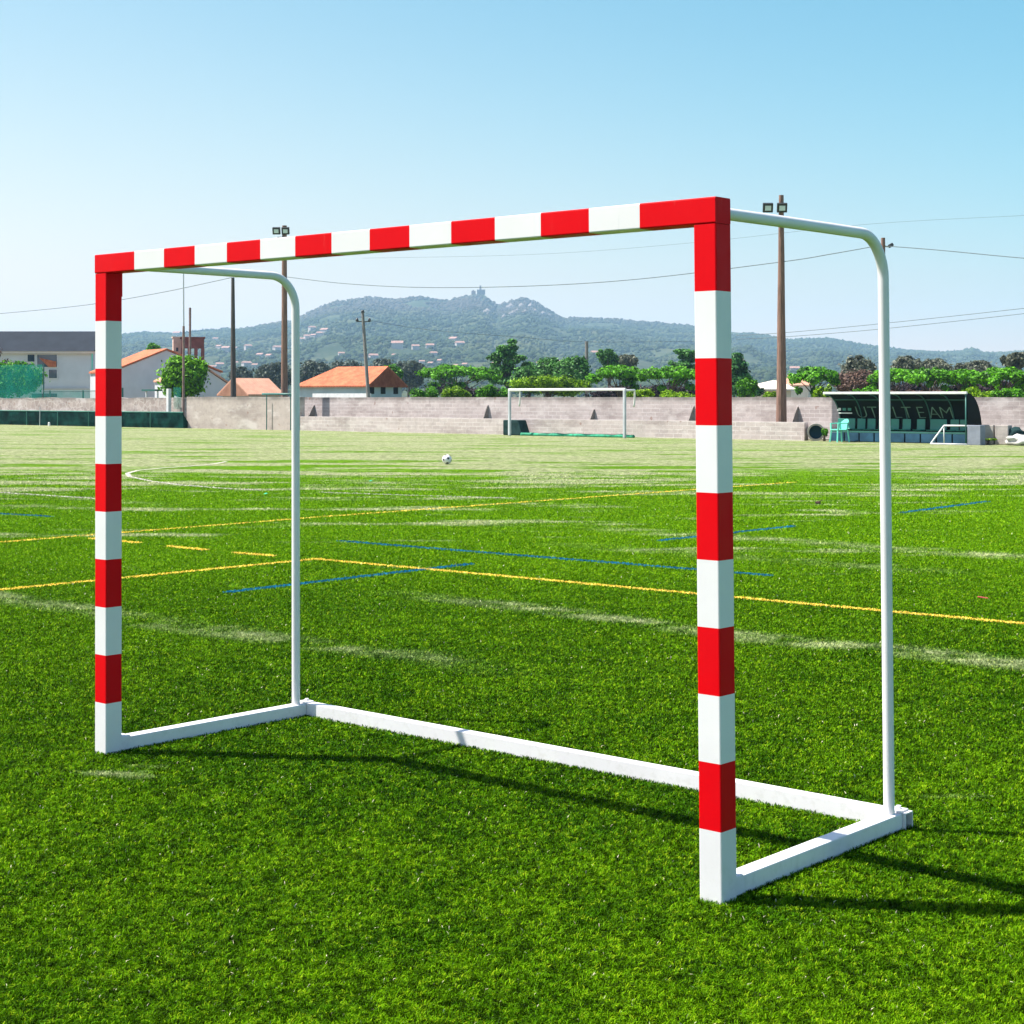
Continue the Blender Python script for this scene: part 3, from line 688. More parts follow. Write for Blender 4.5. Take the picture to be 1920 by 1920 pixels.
mb.add(vs, [(k*n+i, k*n+(i+1)%n, ((k+1)%4)*n+(i+1)%n, ((k+1)%4)*n+i) for k in range(4) for i in range(n)])
mb.add([(0.236*math.cos(2*math.pi*i/n), 0.45, 0.30+0.236*math.sin(2*math.pi*i/n)) for i in range(n)], [tuple(range(n))], 1)  # dark disc closes the bore, standing in for its inner shade
o = mb.build('concrete_pipe', [M['concrete'],M['panel_blue']], smooth='auto', fix=False); o.location = (p.x+0.02,p.y+0.1,G); o.rotation_euler = (0,0,0.55)
tag(o, 'short concrete pipe lying open end forward between the low wall end and the dugout', 'pipe')

# ------------------------------------------------------------------ far football goal
fg = thing('football_goal', 'white football goal standing in front of the block wall', 'goal', (0,0,0))
A = base(955.5,43.9); B = base(1171,43.9)
dv = (B-A).normalized(); nv = Vector((-dv.y,dv.x,0)); ht = pt(955,735,A.y).z
htB = ht
mb = MB(); mb.bar(A, A+Vector((0,0,ht-G+0.05)), 0.10, 0.10); mb.build('post', M['galv'], fg, bevel=0.02)
mb = MB(); mb.bar(B, B+Vector((0,0,ht-G+0.05)), 0.10, 0.10); mb.build('post', M['galv'], fg, bevel=0.02)
mb = MB(); mb.bar(A-dv*0.05+Vector((0,0,ht+0.10-G*0)), B+dv*0.05+Vector((0,0,ht+0.10)), 0.10, 0.10); mb.build('crossbar', M['white'], fg, bevel=0.02)
for Q in (A, B):
    mb = MB(); pts = [Q+Vector((0,0,ht+0.06)), Q+nv*0.55+dv*0.05+Vector((0,0,ht+0.07))]
    for i in range(1,7):
        a = i/6; pts.append(Q+nv*(0.55+0.10*math.sin(a*1.6))+dv*(0.05-0.12*a)+Vector((0,0,ht+0.07-0.62*a)))
    mb.tube(pts, 0.035, 8); mb.build('net_stay', M['white_worn'], fg, smooth=True)
# net gathered on the ground
vs = []; mbn = MB(); pts = []; rr = []
Yn = nv*1.0
for i in range(40):
    t = i/39; q = A.lerp(B, 0.02+0.98*t)+nv*(0.55+0.1*mnoise.noise(Vector((t*9,0,0))))
    pts.append(q+Vector((0,0,0.045))); rr.append(0.07+0.03*mnoise.noise(Vector((t*14,2,0))))
mbn.tube(pts, rr, 8)
o = mbn.build('gathered_net', M['netgreen'], smooth=True); tag(o, 'green net gathered in a roll on the ground inside the far goal', 'net')
p = base(960,YF-0.6); w0 = 1/ppm(960,YF-0.6)
mb = MB(); mb.prism([(-0.42,0),(0.62,0),(0.38,0.60),(-0.42,0.60)], -0.25, 0.25, 'y')
o = mb.build('equipment_bag', M['darkbox'], bevel=0.04); o.location = (p.x+0.02,p.y+0.15,G); tag(o, 'dark green equipment box beside the left post of the far goal', 'box')

# ------------------------------------------------------------------ poles, lamps and cables
YP = 46.5
def floodlight(parent, x, y, z, yaw, s=0.36):
    mb = MB(); mb.box(-s/2,s/2,-0.02,0.12,-s*0.46,s*0.46)
    for k in range(4): mb.box(-s/2+0.03+k*s/4, -s/2+0.05+k*s/4, 0.12, 0.17, -s*0.3, s*0.3)
    o = mb.build('floodlight', M['black'], parent, bevel=0.01); o.location = (x,y,z); o.rotation_euler = (0.35,0,yaw)
    g = MB(); g.box(-s*0.30,s*0.30,-0.032,-0.022,-s*0.25,s*0.25); l = g.build('lens', M['glass_lamp'], o)
    return o
def flood_pole(x, ytop, ybase_w, rb, rt, label, lights, lampy):
    b = base(x, YP); top = hz(x, ytop, YP)
    root = thing('floodlight_pole', label, 'floodlight pole', b, 0)
    n = 9; pts = []; rs = []
    for i in range(n):
        t = i/(n-1); pts.append(((0.03*mnoise.noise(Vector((t*3,x,0)))), 0, t*(top-G))); rs.append(rb*(1-t)+rt*t)
    mb = MB(); mb.tube(pts, rs, 14); mb.build('pole', M['wood'], root, smooth='auto')
    zl = hz(x, lampy, YP)-G; k = 1/ppm(x, YP)
    mb = MB(); d = RGT
    xs = [(lx-x)*k for lx in lights]
    mb.bar(d*min(xs)*0.9+Vector((0,-0.2,zl-0.30)), d*max(xs+[0.15])*1.0+Vector((0,-0.2,zl-0.30)), 0.05, 0.06); mb.build('crossarm', M['black'], root)
    for lx in xs:
        q = d*lx; floodlight(root, q.x, q.y-0.24, zl, 0.7)
    return root
flood_pole(533, 423, 777, 0.17, 0.11, 'brown wooden floodlight pole beside the left rear upright of the goal', (525,542), 434)
flood_pole(1465.5, 366, 793, 0.20, 0.085, 'tall reddish wooden floodlight pole between near post and right support tube', (1447.5,1474), 391)
# hidden lamp pole behind the right upright
b = base(1656.5, YP+0.3); root = thing('lamp_pole', 'slim wooden lamp pole hidden behind the right goal upright', 'lamp pole', b)
mb = MB(); zt2 = hz(1655,446,YP+0.3)-G; mb.tube([(0,0,0),(0,0,zt2)], [0.11,0.07], 12); mb.build('pole', M['wood'], root, smooth='auto')
mb = MB(); q = RGT*0.33; zq = hz(1672,459,YP+0.3)-G; mb.tube([(0,0,zq-0.03),(q.x*0.5,q.y*0.5,zq-0.05),(q.x,q.y,zq-0.02)], 0.02, 8); mb.build('arm', M['galv'], root)
mb = MB(); mb.bar((q.x*0.55,q.y*0.55,zq-0.05),(q.x*1.05,q.y*1.05,zq+0.05),0.10,0.12); o = mb.build('lamp_head', M['black'], root, bevel=0.03)
# dark pole
b = base(437, 47.2); root = thing('dark_pole', 'dark tapered wooden pole standing behind the stone wall', 'pole', b)
mb = MB(); zt3 = hz(437,521,47.2)-G; mb.tube([(0.05,0,0),(0,0,zt3*0.5),(-0.03,0,zt3)], [0.15,0.12,0.08], 12); mb.build('shaft', M['darkwood'], root, smooth='auto')
mb = MB(); mb.tube([(-0.03,0,zt3-0.06),(-0.03,0,zt3+0.04)], 0.035, 8); mb.build('insulator', M['galv'], root)
# thin metal pole with rusty foot
b = base(344, 46.1); root = thing('metal_mast', 'thin pale metal mast with rusty lower half beside the round tree', 'mast', b)
zt4 = hz(343,512,46.1)-G; zm = hz(343,612,46.1)-G
mb = MB(); mb.tube([(0,0,zm),(-0.02,0,zt4)], [0.04,0.03], 10); mb.build('upper_tube', M['galv'], root, smooth='auto')
mb = MB(); mb.tube([(0,0,0),(0,0,zm+0.01)], 0.06, 10); mb.build('lower_tube', M['rust'], root, smooth='auto')
b = base(356, 62); root = tag(MB().tube([(0,0,0),(0,0,hz(356,577,62)-G)], 0.075, 10).build('brown_pole', M['rust'], smooth='auto'), 'brown metal pole rising by the water tower', 'pole'); root.location = b
# leaning utility pole
YU = 60
b = base(694, YU); t_ = pt(680,586,YU); root = thing('utility_pole', 'leaning grey wooden utility pole in front of the orange roofed house', 'utility pole', b)
tp = Vector((t_.x-b.x, t_.y-b.y, t_.z-G)); mb = MB(); mb.tube([(0,0,0),tp*0.5,tp], [0.12,0.10,0.08], 10); mb.build('pole', M['greywood'], root, smooth='auto')
k = 1/ppm(680,YU); zc = hz(680,603,YU)-G
c = tp*(zc/tp.z); mb = MB(); mb.bar(c-RGT*12*k, c+RGT*12*k, 0.05, 0.05); mb.build('crossarm', M['darkwood'], root)
for s in (-1,1):
    q = c+RGT*(s*11.5*k); mb = MB(); mb.tube([q,q+Vector((0,0,0.06)),q+Vector((0,0,0.2))], [0.08,0.09,0.05], 8); mb.build('insulator', M['black'], root, smooth=True)
mb = MB(); mb.tube([tp,tp+Vector((0,0,0.14))], [0.11,0.06], 8); mb.build('pole_cap', M['black'], root, smooth=True)
# slim pole among the trees
b = base(1100, 75); o = MB().tube([(0,0,0),(0,0,hz(1100,640,75)-G)], [0.13,0.10], 10).build('thin_pole', M['greywood'], smooth='auto'); o.location = b
tag(o, 'slim grey pole rising out of the trees behind the far goal', 'pole')

def cable(pts, label, r=0.012, group='overhead cables'):
    P = [pt(x,y,Y) for x,y,Y in pts]
    # smooth catenary through the surveyed points
    out = []
    for i in range(len(P)-1):
        p0 = P[max(i-1,0)]; p1 = P[i]; p2 = P[i+1]; p3 = P[min(i+2,len(P)-1)]
        for j in range(10):
            t = j/10
            out.append(0.5*((2*p1)+(p2-p0)*t+(2*p0-5*p1+4*p2-p3)*t*t+(3*p1-p0-3*p2+p3)*t**3))
    out.append(P[-1]); mb = MB(); mb.tube(out, r, 6)
    return tag(mb.build('overhead_cable', M['cable'], smooth=True), label, 'cable', group)
cable([(-120,598,47.2),(0,588,47.2),(160,572,47.2),(300,549,47.2),(436,520,47.2)], 'overhead cable on the left running up to the dark pole', 0.016)
cable([(436,520,47.2),(480,519,46.9),(534,519,46.5)], 'short overhead cable between the dark pole and left floodlight pole', 0.014)
cable([(536,519,46.5),(650,532,46.5),(800,539,46.6),(1000,536,46.7),(1200,523,46.7),(1465,491,46.5),(1560,476,46.7),(1655,459,46.8)], 'long sagging overhead cable spanning the hill between the poles', 0.016)
cable([(1657,461,46.8),(1760,469,46.8),(1920,484,46.8),(2080,494,46.8)], 'overhead cable running from the hidden lamp pole to the right edge', 0.015)
cable([(680,484,110),(1000,477,110),(1300,455,110),(1620,421,110),(1920,404,110),(2100,395,110)], 'faint highest overhead cable crossing the sky on the right', 0.012)
cable([(1380,629,110),(1480,623,110),(1660,606,110),(1920,578,110),(2080,558,110)], 'upper of two faint cables above the right hills', 0.022)
cable([(1380,636,110),(1480,631,110),(1660,616,110),(1920,588,110),(2080,568,110)], 'lower of two faint cables above the right hills', 0.022)
cable([(690,600,60),(800,618,63),(960,631,68),(1100,641,75),(1300,640,82)], 'faint cable from the leaning utility pole to the slim grey pole', 0.012)

# ------------------------------------------------------------------ buildings
def house(name, label, x, Y, px_w, wid, y_eave, y_ridge, rz, roofm, wallm, hipl=False, hipr=False, over=0.25, cat='house', chimney=False, windows=(), gable_axis=False):
    """x,Y locate the centre, px_w the length along the local x axis"""
    b = base(x, Y); k = 1/ppm(x,Y); L = px_w*k; ze = hz(x,y_eave,Y)-G; zr = hz(x,y_ridge,Y)-G
    root = thing(name, label, cat, b, -YAW*1.0*0+rz)
    W_ = wid; mb = MB()
    mb.box(-L/2,L/2,-W_/2,W_/2,0,ze)
    if not hipl: mb.prism([(-W_/2,ze),(W_/2,ze),(0,zr-0.06)], -L/2, -L/2+0.12, 'x')
    if not hipr: mb.prism([(-W_/2,ze),(W_/2,ze),(0,zr-0.06)], L/2-0.12, L/2, 'x')
    mb.build('wall', wallm, root)
    a = L/2+over; c = W_/2+over; s = (zr-ze)/(W_/2); zo = ze-over*s
    hl = W_/2*0.9 if hipl else 0; hr = W_/2*0.9 if hipr else 0
    vs = [(-a,-c,zo),(a,-c,zo),(a,c,zo),(-a,c,zo),(-a+hl,0,zr),(a-hr,0,zr)]
    th = 0.10; vs += [(v[0],v[1],v[2]+th) for v in vs]
    mb = MB()
    mb.add(vs, [(6,7,11,10),(8,9,10,11),(9,6,10),(7,8,11),(1,0,4,5),(3,2,5,4),(0,3,4),(2,1,5),(0,1,7,6),(1,2,8,7),(2,3,9,8),(3,0,6,9)])
    rf = mb.build('roof', roofm, root, fix=False)
    if chimney:
        mb = MB(); mb.box(-0.2,0.2,-0.2,0.2,zr-0.3,zr+0.5); mb.build('chimney', wallm, rf)
    for (wx, wz, ww, wh) in windows:
        mb = MB(); mb.box(wx*L-ww/2, wx*L+ww/2, -W_/2-0.03, -W_/2-0.005, wz-wh/2, wz+wh/2); mb.build('window', M['glass'], root)
    return root
FACE = -YAW            # a house squarely facing the viewer
# large building, slate roof
YBg = 62; xb0 = base(-60, YBg)
k = 1/ppm(60,YBg)
bb = thing('slate_roof_building', 'large pale building with a dark slate roof at the left edge', 'building', base(60,YBg), FACE)
L0, L1 = -170*k, 116*k; ze = hz(60,663,YBg)-G; zr = hz(60,619,YBg)-G
mb = MB(); mb.box(L0, L1, 0, 7, 0, ze); mb.build('wall', M['render_wall'], bb)
mb = MB(); mb.box(L0-0.2, L1+0.05, -0.30, 7.1, ze+0.001, ze+0.16); mb.build('fascia', M['fascia'], bb)
mb = MB(); mb.prism([(-0.34,ze+0.161),(7.2,ze+0.161),(7.2,zr-0.5),(2.6,zr),(2.2,zr)], L0-0.25, L1+0.08, 'x')
mb.build('roof', M['slate'], bb)
def bwin(xa, xb, ya, yb, mats, frame=True):
    a, b = (xa-60)*k, (xb-60)*k; z1, z0 = hz(60,ya,YBg)-G, hz(60,yb,YBg)-G
    mb = MB(); mb.box(a-0.05,b+0.05,-0.06,-0.003,z0-0.05,z1+0.05); w = mb.build('window', M['white_worn'], bb)
    mb = MB(); mb.box(a,b,-0.075,-0.062,z0,z1); mb.build('pane', mats, w)
bwin(52,65,665,678,M['glass']); bwin(70,107,665,688,M['glass']); bwin(92,107,693,709,M['glass'])
mb = MB(); z1, z0 = hz(60,738,YBg)-G, hz(60,745,YBg)-G; mb.box((60-60)*k,(107-60)*k,-0.05,-0.003,z0,z1); mb.build('low_window', M['glass'], bb)
mb = MB(); z1 = hz(60,729,YBg)-G; mb.box((80-60)*k,L1,-0.12,-0.003,z1,z1+0.08); mb.build('ledge', M['gable'], bb)
mb = MB(); mb.tube([((173-60)*k,-0.06,0),((173-60)*k,-0.06,ze)], 0.05, 8); mb.build('downpipe', M['mint'], bb)
# orange plate on the large window, standing in for a mirrored tiled roof
mb = MB(); a0_, a1_ = (74-60)*k, (106-60)*k; mb.prism([(a0_,hz(60,671,YBg)-G),(a1_,hz(60,678,YBg)-G),(a1_,hz(60,688,YBg)-G),((92-60)*k,hz(60,688,YBg)-G)], -0.16, -0.09, 'y'); mb.build('awning', M['tile'], bb)

# gabled house with orange roof beyond the left post (gable towards us)
def gable_house(name, label, x, Y, xl_, xr_, y_apex, x_apex, y_eave_l, y_eave_r, depth, roofm, wallm, skew, cat='house'):
    b = base(x_apex, Y); k = 1/ppm(x_apex, Y)
    root = thing(name, label, cat, b, FACE+skew)
    zl, zr_, za = hz(x_apex,y_eave_l,Y)-G, hz(x_apex,y_eave_r,Y)-G, hz(x_apex,y_apex,Y)-G
    l, r = (xl_-x_apex)*k, (xr_-x_apex)*k
    mb = MB(); mb.prism([(l,0),(r,0),(r,zr_),(0,za),(l,zl)], 0, depth, 'y'); mb.build('wall', wallm, root)
    mb = MB()
    mb.add([(l-0.1,-0.12,zl+0.005),(0,-0.12,za+0.03),(0,depth,za+0.03),(l-0.1,depth,zl+0.005)]+[(l-0.1,-0.12,zl+0.12),(0,-0.12,za+0.14),(0,depth,za+0.14),(l-0.1,depth,zl+0.12)],
           [(0,1,2,3),(7,6,5,4),(0,4,5,1),(3,2,6,7),(0,3,7,4),(1,5,6,2)])
    mb.add([(r+0.1,-0.12,zr_+0.005),(0.001,-0.12,za+0.03),(0.001,depth,za+0.03),(r+0.1,depth,zr_+0.005)]+[(r+0.1,-0.12,zr_+0.12),(0.001,-0.12,za+0.14),(0.001,depth,za+0.14),(r+0.1,depth,zr_+0.12)],
           [(3,2,1,0),(4,5,6,7),(1,5,4,0),(7,6,2,3),(4,7,3,0),(2,6,5,1)])
    mb.build('roof', roofm, root)
    return root
gable_house('gabled_house', 'grey gabled house with an orange tiled roof right of the left striped post', 312, 66, 205, 420, 657, 312, 700, 698, 4.6, M['tile'], M['gable'], 0.55)
gable_house('grey_gable_shed', 'grey gabled shed wall half hidden by the round tree', 382, 64, 330, 432, 690, 382, 716, 722, 5, M['tile_pale'], M['gable'], 0.5)
house('low_tiled_house', 'low house with a faded orange roof between dark pole and floodlight pole', 470, 62, 66, 3.0, 738, 712, FACE+0.75, M['tile_pale'], M['gable'])
h = house('tiled_house', 'white house with a bright orange tiled roof behind the block wall', 658, 74, 150, 4.4, 722, 690, FACE-0.5, M['tile'], M['bluewall'], hipl=True, over=0.3)
k = 1/ppm(658,74); zeh, zrh = hz(658,722,74)-G, hz(658,690,74)-G
mb = MB(); mb.prism([(-2.1,zeh+0.02),(2.1,zeh+0.02),(0,zrh-0.12)], 75*k+0.002, 75*k+0.05, 'x'); mb.build('gable_boarding', M['shell'], h)  # dark panel standing for the shaded inside of the open gable
mb = MB(); mb.box(75*k+0.002,75*k+0.12,-2.3,2.3,zeh-0.12,zeh+0.015); mb.build('gable_beam', M['fascia'], h)
for yy in (-1.6,-0.2,1.4): mb = MB(); mb.box(75*k+0.002,75*k+0.03,yy-0.28,yy+0.28,zeh-0.62,zeh-0.14); mb.build('window', M['shell'], h)
# white lower plinth wall in front of it
b = base(588, 68); q = base(694, 68)
o = MB().bar((0,0,0.75),(q.x-b.x,q.y-b.y,0.75),0.2,2.0).build('white_garden_wall', M['white_worn']); o.location = b
tag(o, 'white garden wall under the bright orange roof', 'wall')
house('cream_house', 'small cream house with a bleached roof between near post and floodlight pole', 1432, 85, 54, 4, 731, 716, FACE+0.3, M['tile_cream'], M['cream'], hipl=True, windows=((-0.2,1.6,0.35,0.4),))
house('distant_pale_house', 'pale distant house with tiled roof seen past the floodlight pole', 1500, 210, 40, 6, 722, 704, FACE-0.3, M['tile_pale'], M['cream'])
# water tower
YT = 72; b = base(361, YT); k = 1/ppm(361,YT)
wt = thing('water_tower', 'red brown water tank on legs behind the round tree', 'water tower', b, FACE+0.2)
z1, z0 = hz(361,635,YT)-G, hz(361,653,YT)-G; w = 21*k
mb = MB(); mb.box(-w,w,-w,w,z0,z1); mb.build('tank', M['brick_red'], wt, bevel=0.02)
mb = MB(); mb.box(-w-0.08,w+0.08,-w-0.08,w+0.08,z1+0.001,z1+0.10); mb.build('lid', M['brick_red'], wt)
for sx in (-1,-0.33,0.33,1):
    for sy in (-1,1): mb = MB(); mb.box(sx*w*0.88-0.12,sx*w*0.88+0.12,sy*w*0.88-0.12,sy*w*0.88+0.12,0,z0-0.001); mb.build('leg', M['brick_red'], wt)
b = base(332, YT); root = thing('pump_house', 'small pinkish tower block left of the water tank', 'tower', b, FACE+0.3)
mb = MB(); mb.box(-8*k,8*k,-0.4,0.4,0,hz(332,634,YT)-G); mb.build('wall', M['pinkwall'], root)
mb = MB(); mb.box(-3*k,1*k,-0.43,-0.402,hz(332,659,YT)-G,hz(332,652,YT)-G); mb.build('window', M['glass'], root)
mb = MB(); mb.box(-8*k-0.06,8*k+0.06,-0.46,0.46,hz(332,634,YT)-G+0.001,hz(332,634,YT)-G+0.1); mb.build('parapet', M['pinkwall'], root)
# green bits along the wall on the left
b = base(285, 47.2); root = thing('green_shelter', 'low green bench shelter on top of the rubble wall', 'shelter', b, FACE*0.3)
k = 1/ppm(285,47.2); zt5 = hz(285,730,47.2)-G
mb = MB(); mb.box(-16*k,16*k,-0.3,0.3,zt5-0.09,zt5); mb.build('roof', M['green_steel'], root)
for s in (-1,1): mb = MB(); mb.box(s*14*k-0.03,s*14*k+0.03,-0.03,0.03,0,zt5-0.091); mb.build('post', M['white_worn'], root)
b = base(316.5, 46.0); o = MB().box(-0.09,0.09,-0.09,0.09,0,hz(316,729,46.0)-G).build('white_gate_post', M['white_worn'], bevel=0.01); o.location = b
tag(o, 'white concrete gate post in front of the round tree', 'post')
b = base(229, 46.9); o = MB().box(-0.05,0.05,-0.05,0.05,0,hz(229,727,46.9)-G).build('green_fence_post', M['green_steel']); o.location = b
tag(o, 'dark green fence post close behind the left striped post', 'post')
b = base(332, 46.3); nt_ = thing('green_gate_net', 'piece of green netting hung between gate post and metal mast', 'net', b)
mb = MB(); k = 1/ppm(332,46.3); vs = [(-11*k,0,0.9),(9*k,0.05,0.9),(9*k,0.05,2.0),(-11*k,0,2.0)]; mb.add(vs, [(0,1,2,3)]); mb.build('netting', M['net_thin'], nt_, fix=False)
mb = MB(); p1 = base(492,45.5); p2 = base(560,45.5); zz = hz(520,739,45.5)
o = MB().tube([(p1.x,45.5,zz),(p2.x,45.5,zz)], 0.05, 8).build('green_rail', M['green_steel'], smooth=True); tag(o, 'green rail on top of the wall beside the floodlight pole', 'rail')
for s, lb in ((500,'thin green stake under the left end of the green rail'),(545,'thin green stake near the floodlight pole')):
    p = base(s, 45.05); o = MB().tube([(0,0,0),(0,0,zz)], 0.025, 6).build('green_stake', M['green_steel']); o.location = p; tag(o, lb, 'stake')
# green shade-net fence in front of the left tree
ntf = thing('shade_net_fence', 'green shade netting fence in front of the leafy tree at the left edge', 'net fence', (0,0,0))
Yn_ = 50; p1, p2 = base(-200,Yn_), base(79,Yn_); zt6 = hz(40,684,Yn_)
mb = MB(); n = 24; vs = []; fs = []
for i in range(n+1):
    t = i/n; x = p1.x+(p2.x-p1.x)*t
    vs += [(x,Yn_+0.08*mnoise.noise(Vector((x,0,0))),0.3),(x,Yn_+0.05*mnoise.noise(Vector((x,5,0))),zt6+0.12*mnoise.noise(Vector((x*0.8,7,0))))]
    if i: fs.append((2*i-2,2*i,2*i+1,2*i-1))
mb.add(vs, fs); mb.build('netting', M['net'], ntf, fix=False)
for i in range(4):
    x = p1.x+(p2.x-p1.x)*i/3; mb = MB(); mb.tube([(x,Yn_+0.1,G),(x,Yn_+0.1,zt6)], 0.04, 8); mb.build('post', M['green_steel'], ntf)
ntf = thing('low_net_fence', 'low thin green netting fence in front of the slate roofed building', 'net fence', (0,0,0))
p1, p2 = base(82,Yn_), base(229,Yn_); zt6 = hz(150,733,Yn_)
mb = MB(); mb.add([(p1.x,Yn_,0.3),(p2.x,Yn_,0.3),(p2.x,Yn_,zt6),(p1.x,Yn_,zt6)], [(0,1,2,3)]); mb.build('netting', M['net_thin'], ntf, fix=False)
mb = MB(); mb.tube([(p1.x,Yn_,zt6),(p2.x,Yn_,zt6)], 0.025, 6); mb.build('top_wire', M['green_steel'], ntf)
for x in (93,155):
    q = base(x,Yn_); mb = MB(); mb.tube([(q.x,Yn_+0.03,G),(q.x,Yn_+0.03,zt6+0.05)], 0.05, 8); mb.build('post', M['green_steel'], ntf)

# ------------------------------------------------------------------ trees and shrubs
def crown_mesh(blobs, n, size, rng, flat=0.0, hollow=0.45):
    w = np.array([b[3]*b[4]*b[5] for b in blobs])**0.7; w /= w.sum()
    ib = rng.choice(len(blobs), n, p=w); B = np.array([b[:6] for b in blobs])[ib]
    d = rng.normal(size=(n,3)); d /= np.linalg.norm(d,axis=1)[:,None]
    r = hollow*0.6+(1-hollow*0.6)*rng.random(n)**0.6
    r *= 1+0.26*np.abs(rng.normal(size=n))*rng.choice([-1,1],n,p=[0.45,0.55])
    c = B[:,:3]+d*r[:,None]*B[:,3:6]
    nrm = d/B[:,3:6]; nrm /= np.linalg.norm(nrm,axis=1)[:,None]
    nrm = nrm+0.75*rng.normal(size=(n,3)); nrm[:,2] += flat; nrm /= np.linalg.norm(nrm,axis=1)[:,None]
    t = rng.normal(size=(n,3)); t -= nrm*(t*nrm).sum(1)[:,None]; t /= np.linalg.norm(t,axis=1)[:,None]
    b = np.cross(nrm,t); s = size*rng.uniform(0.55,1.4,n)[:,None]
    e = 0.55
    V = np.stack([c-t*s, c-b*s*e+nrm*s*0.15, c+t*s, c+b*s*e+nrm*s*0.15],1).reshape(-1,3)
    F = np.arange(4*n).reshape(-1,4); return V, F
def blobset(kind, w, d, h, z0, rng):
    """crown outlines by habit; w,d half widths, from z0 to h"""
    B = []; H = h-z0
    if kind == 'round':
        B.append((0,0,z0+H*0.5,w*0.78,d*0.78,H*0.42))
        for i in range(34):
            a = rng.uniform(0,6.28); e = rng.uniform(-0.9,1.0); q = math.sqrt(max(0,1-e*e))
            s = rng.uniform(0.13,0.27); B.append((w*0.78*q*math.cos(a), d*0.72*q*math.sin(a), z0+H*0.5+H*0.39*e, w*s, d*s, H*s*0.6))
    elif kind == 'umbrella':
        for i in range(38):
            a = rng.uniform(0,6.28); q = math.sqrt(rng.random())*0.88; s = rng.uniform(0.10,0.24)
            B.append((w*q*math.cos(a), d*q*math.sin(a), z0+H*(0.86-0.40*q*q*rng.uniform(0.5,1.1)), w*s, d*s, H*rng.uniform(0.08,0.14)))
        for i in range(3):
            a = rng.uniform(0,6.28); q = rng.uniform(0.3,0.9); B.append((w*q*math.cos(a), d*q*math.sin(a), z0+H*rng.uniform(0.2,0.45), w*0.12, d*0.12, H*0.09))
    elif kind == 'pine':
        for i in range(54):
            t = rng.random()**0.85; a = rng.uniform(0,6.28); wd = 0.30+0.70*math.sqrt(max(0,1-t))*min(1, 0.55+t*1.6)
            q = rng.uniform(0.15,0.92)*wd; s = rng.uniform(0.09,0.17)
            B.append((w*q*math.cos(a), d*q*math.sin(a), z0+H*(0.06+0.88*t), w*s*1.2, d*s*1.2, H*rng.uniform(0.04,0.065)))
    elif kind == 'cone':
        for i in range(24):
            t = (i+0.5)/24; a = rng.uniform(0,6.28); wd = (1-t)*0.85+0.06; q = rng.uniform(0.2,0.75)*wd
            B.append((w*q*math.cos(a), d*q*math.sin(a), z0+H*t*0.96, w*(0.14+0.25*wd*0.7), d*(0.14+0.25*wd*0.7), H*0.10))
    elif kind == 'eucalypt':
        for i in range(16):
            t = rng.random(); a = rng.uniform(0,6.28); q = rng.uniform(0.1,0.8); s = rng.uniform(0.16,0.28)
            B.append((w*q*math.cos(a), d*q*math.sin(a), z0+H*(0.25+0.65*t), w*s, d*s, H*0.13))
    elif kind == 'shrub':
        for i in range(14):
            a = rng.uniform(0,6.28); q = math.sqrt(rng.random())*0.8; s = rng.uniform(0.2,0.34)
            B.append((w*q*math.cos(a), d*q*math.sin(a), z0+H*rng.uniform(0.25,0.8)*(1-0.35*q), w*s, d*s, H*0.22))
    return B
TREES = 0
def tree(name, label, x0, x1, ytop, ylow, Y, kind, mat, n, size=0.14, cat='tree', group=None, depth=None, seed=None, lean=0.0, trunk=True):
    global TREES; TREES += 1
    rng = np.random.default_rng(100+TREES if seed is None else seed)
    xc = (x0+x1)/2; k = 1/ppm(xc,Y); w = (x1-x0)/2*k; d = depth or w*0.9
    h = hz(xc,ytop,Y)-G; z0 = max(0.15, hz(xc,ylow,Y)-G)
    root = thing(name, label, cat, base(xc,Y), 0, group)
    B = blobset(kind, w, d, h, z0, rng); n = int(n*2.2); size *= 0.72
    # frame local x across the line of sight
    R2 = np.array([[RGT.x, FH.x],[RGT.y, FH.y]])
    V, F = crown_mesh(B, n, size, rng, flat=0.5 if kind in ('umbrella','pine') else 0.15)
    ov = np.clip(V[:,2]-h, 0, None); V[:,2] -= ov*0.7
    V[:,0] += lean*V[:,2]
    V[:,:2] = V[:,:2] @ R2.T
    raw_mesh('crown' if cat == 'tree' else 'foliage', V, F, mat, root)
    if trunk:
        mb = MB(); tr = max(0.05, 0.028*h)
        mb.tube([(0,0,0),(0.03*h*random.uniform(-1,1),0,h*0.3),(0.03*h*random.uniform(-1,1),0.02*h,h*0.6),(lean*h*0.8,0,h*0.86)], [tr,tr*0.8,tr*0.55,tr*0.2], 8)
        for b in B[1:12]:
            t = rng.uniform(0.3,0.6); q = np.array([b[0]+lean*b[2],b[1]]) @ R2.T
            mb.tube([(0,0,h*t),(q[0]*0.5,q[1]*0.5,(h*t+b[2])/2+0.05),(q[0],q[1],b[2])], [tr*0.4,tr*0.28,tr*0.1], 5)
        mb.build('trunk' if cat == 'tree' else 'stem', M['bark'], root, smooth=True)
    return root
gT = 'trees beyond the block wall'; gS = 'shrubs growing behind the block wall'
tree('leafy_tree', 'bright green leafy tree behind shade netting at the left edge', -70, 80, 676, 748, 53, 'round', M['leaf_bright'], 9000, 0.16, depth=1.6)
tree('branchy_tree', 'sparse brownish tree reaching in at the far left edge', -80, 22, 650, 735, 57, 'eucalypt', M['leaf_brown'], 1400, 0.12, depth=1.5)
tree('round_tree', 'dense round bright green tree beside the thin metal mast', 300, 389, 667, 748, 47.6, 'round', M['leaf_bush'], 9000, 0.15)
tree('small_green_tree', 'small green tree top showing above the gabled house roof', 274, 300, 643, 672, 90, 'round', M['leaf_bright'], 1200, 0.2)
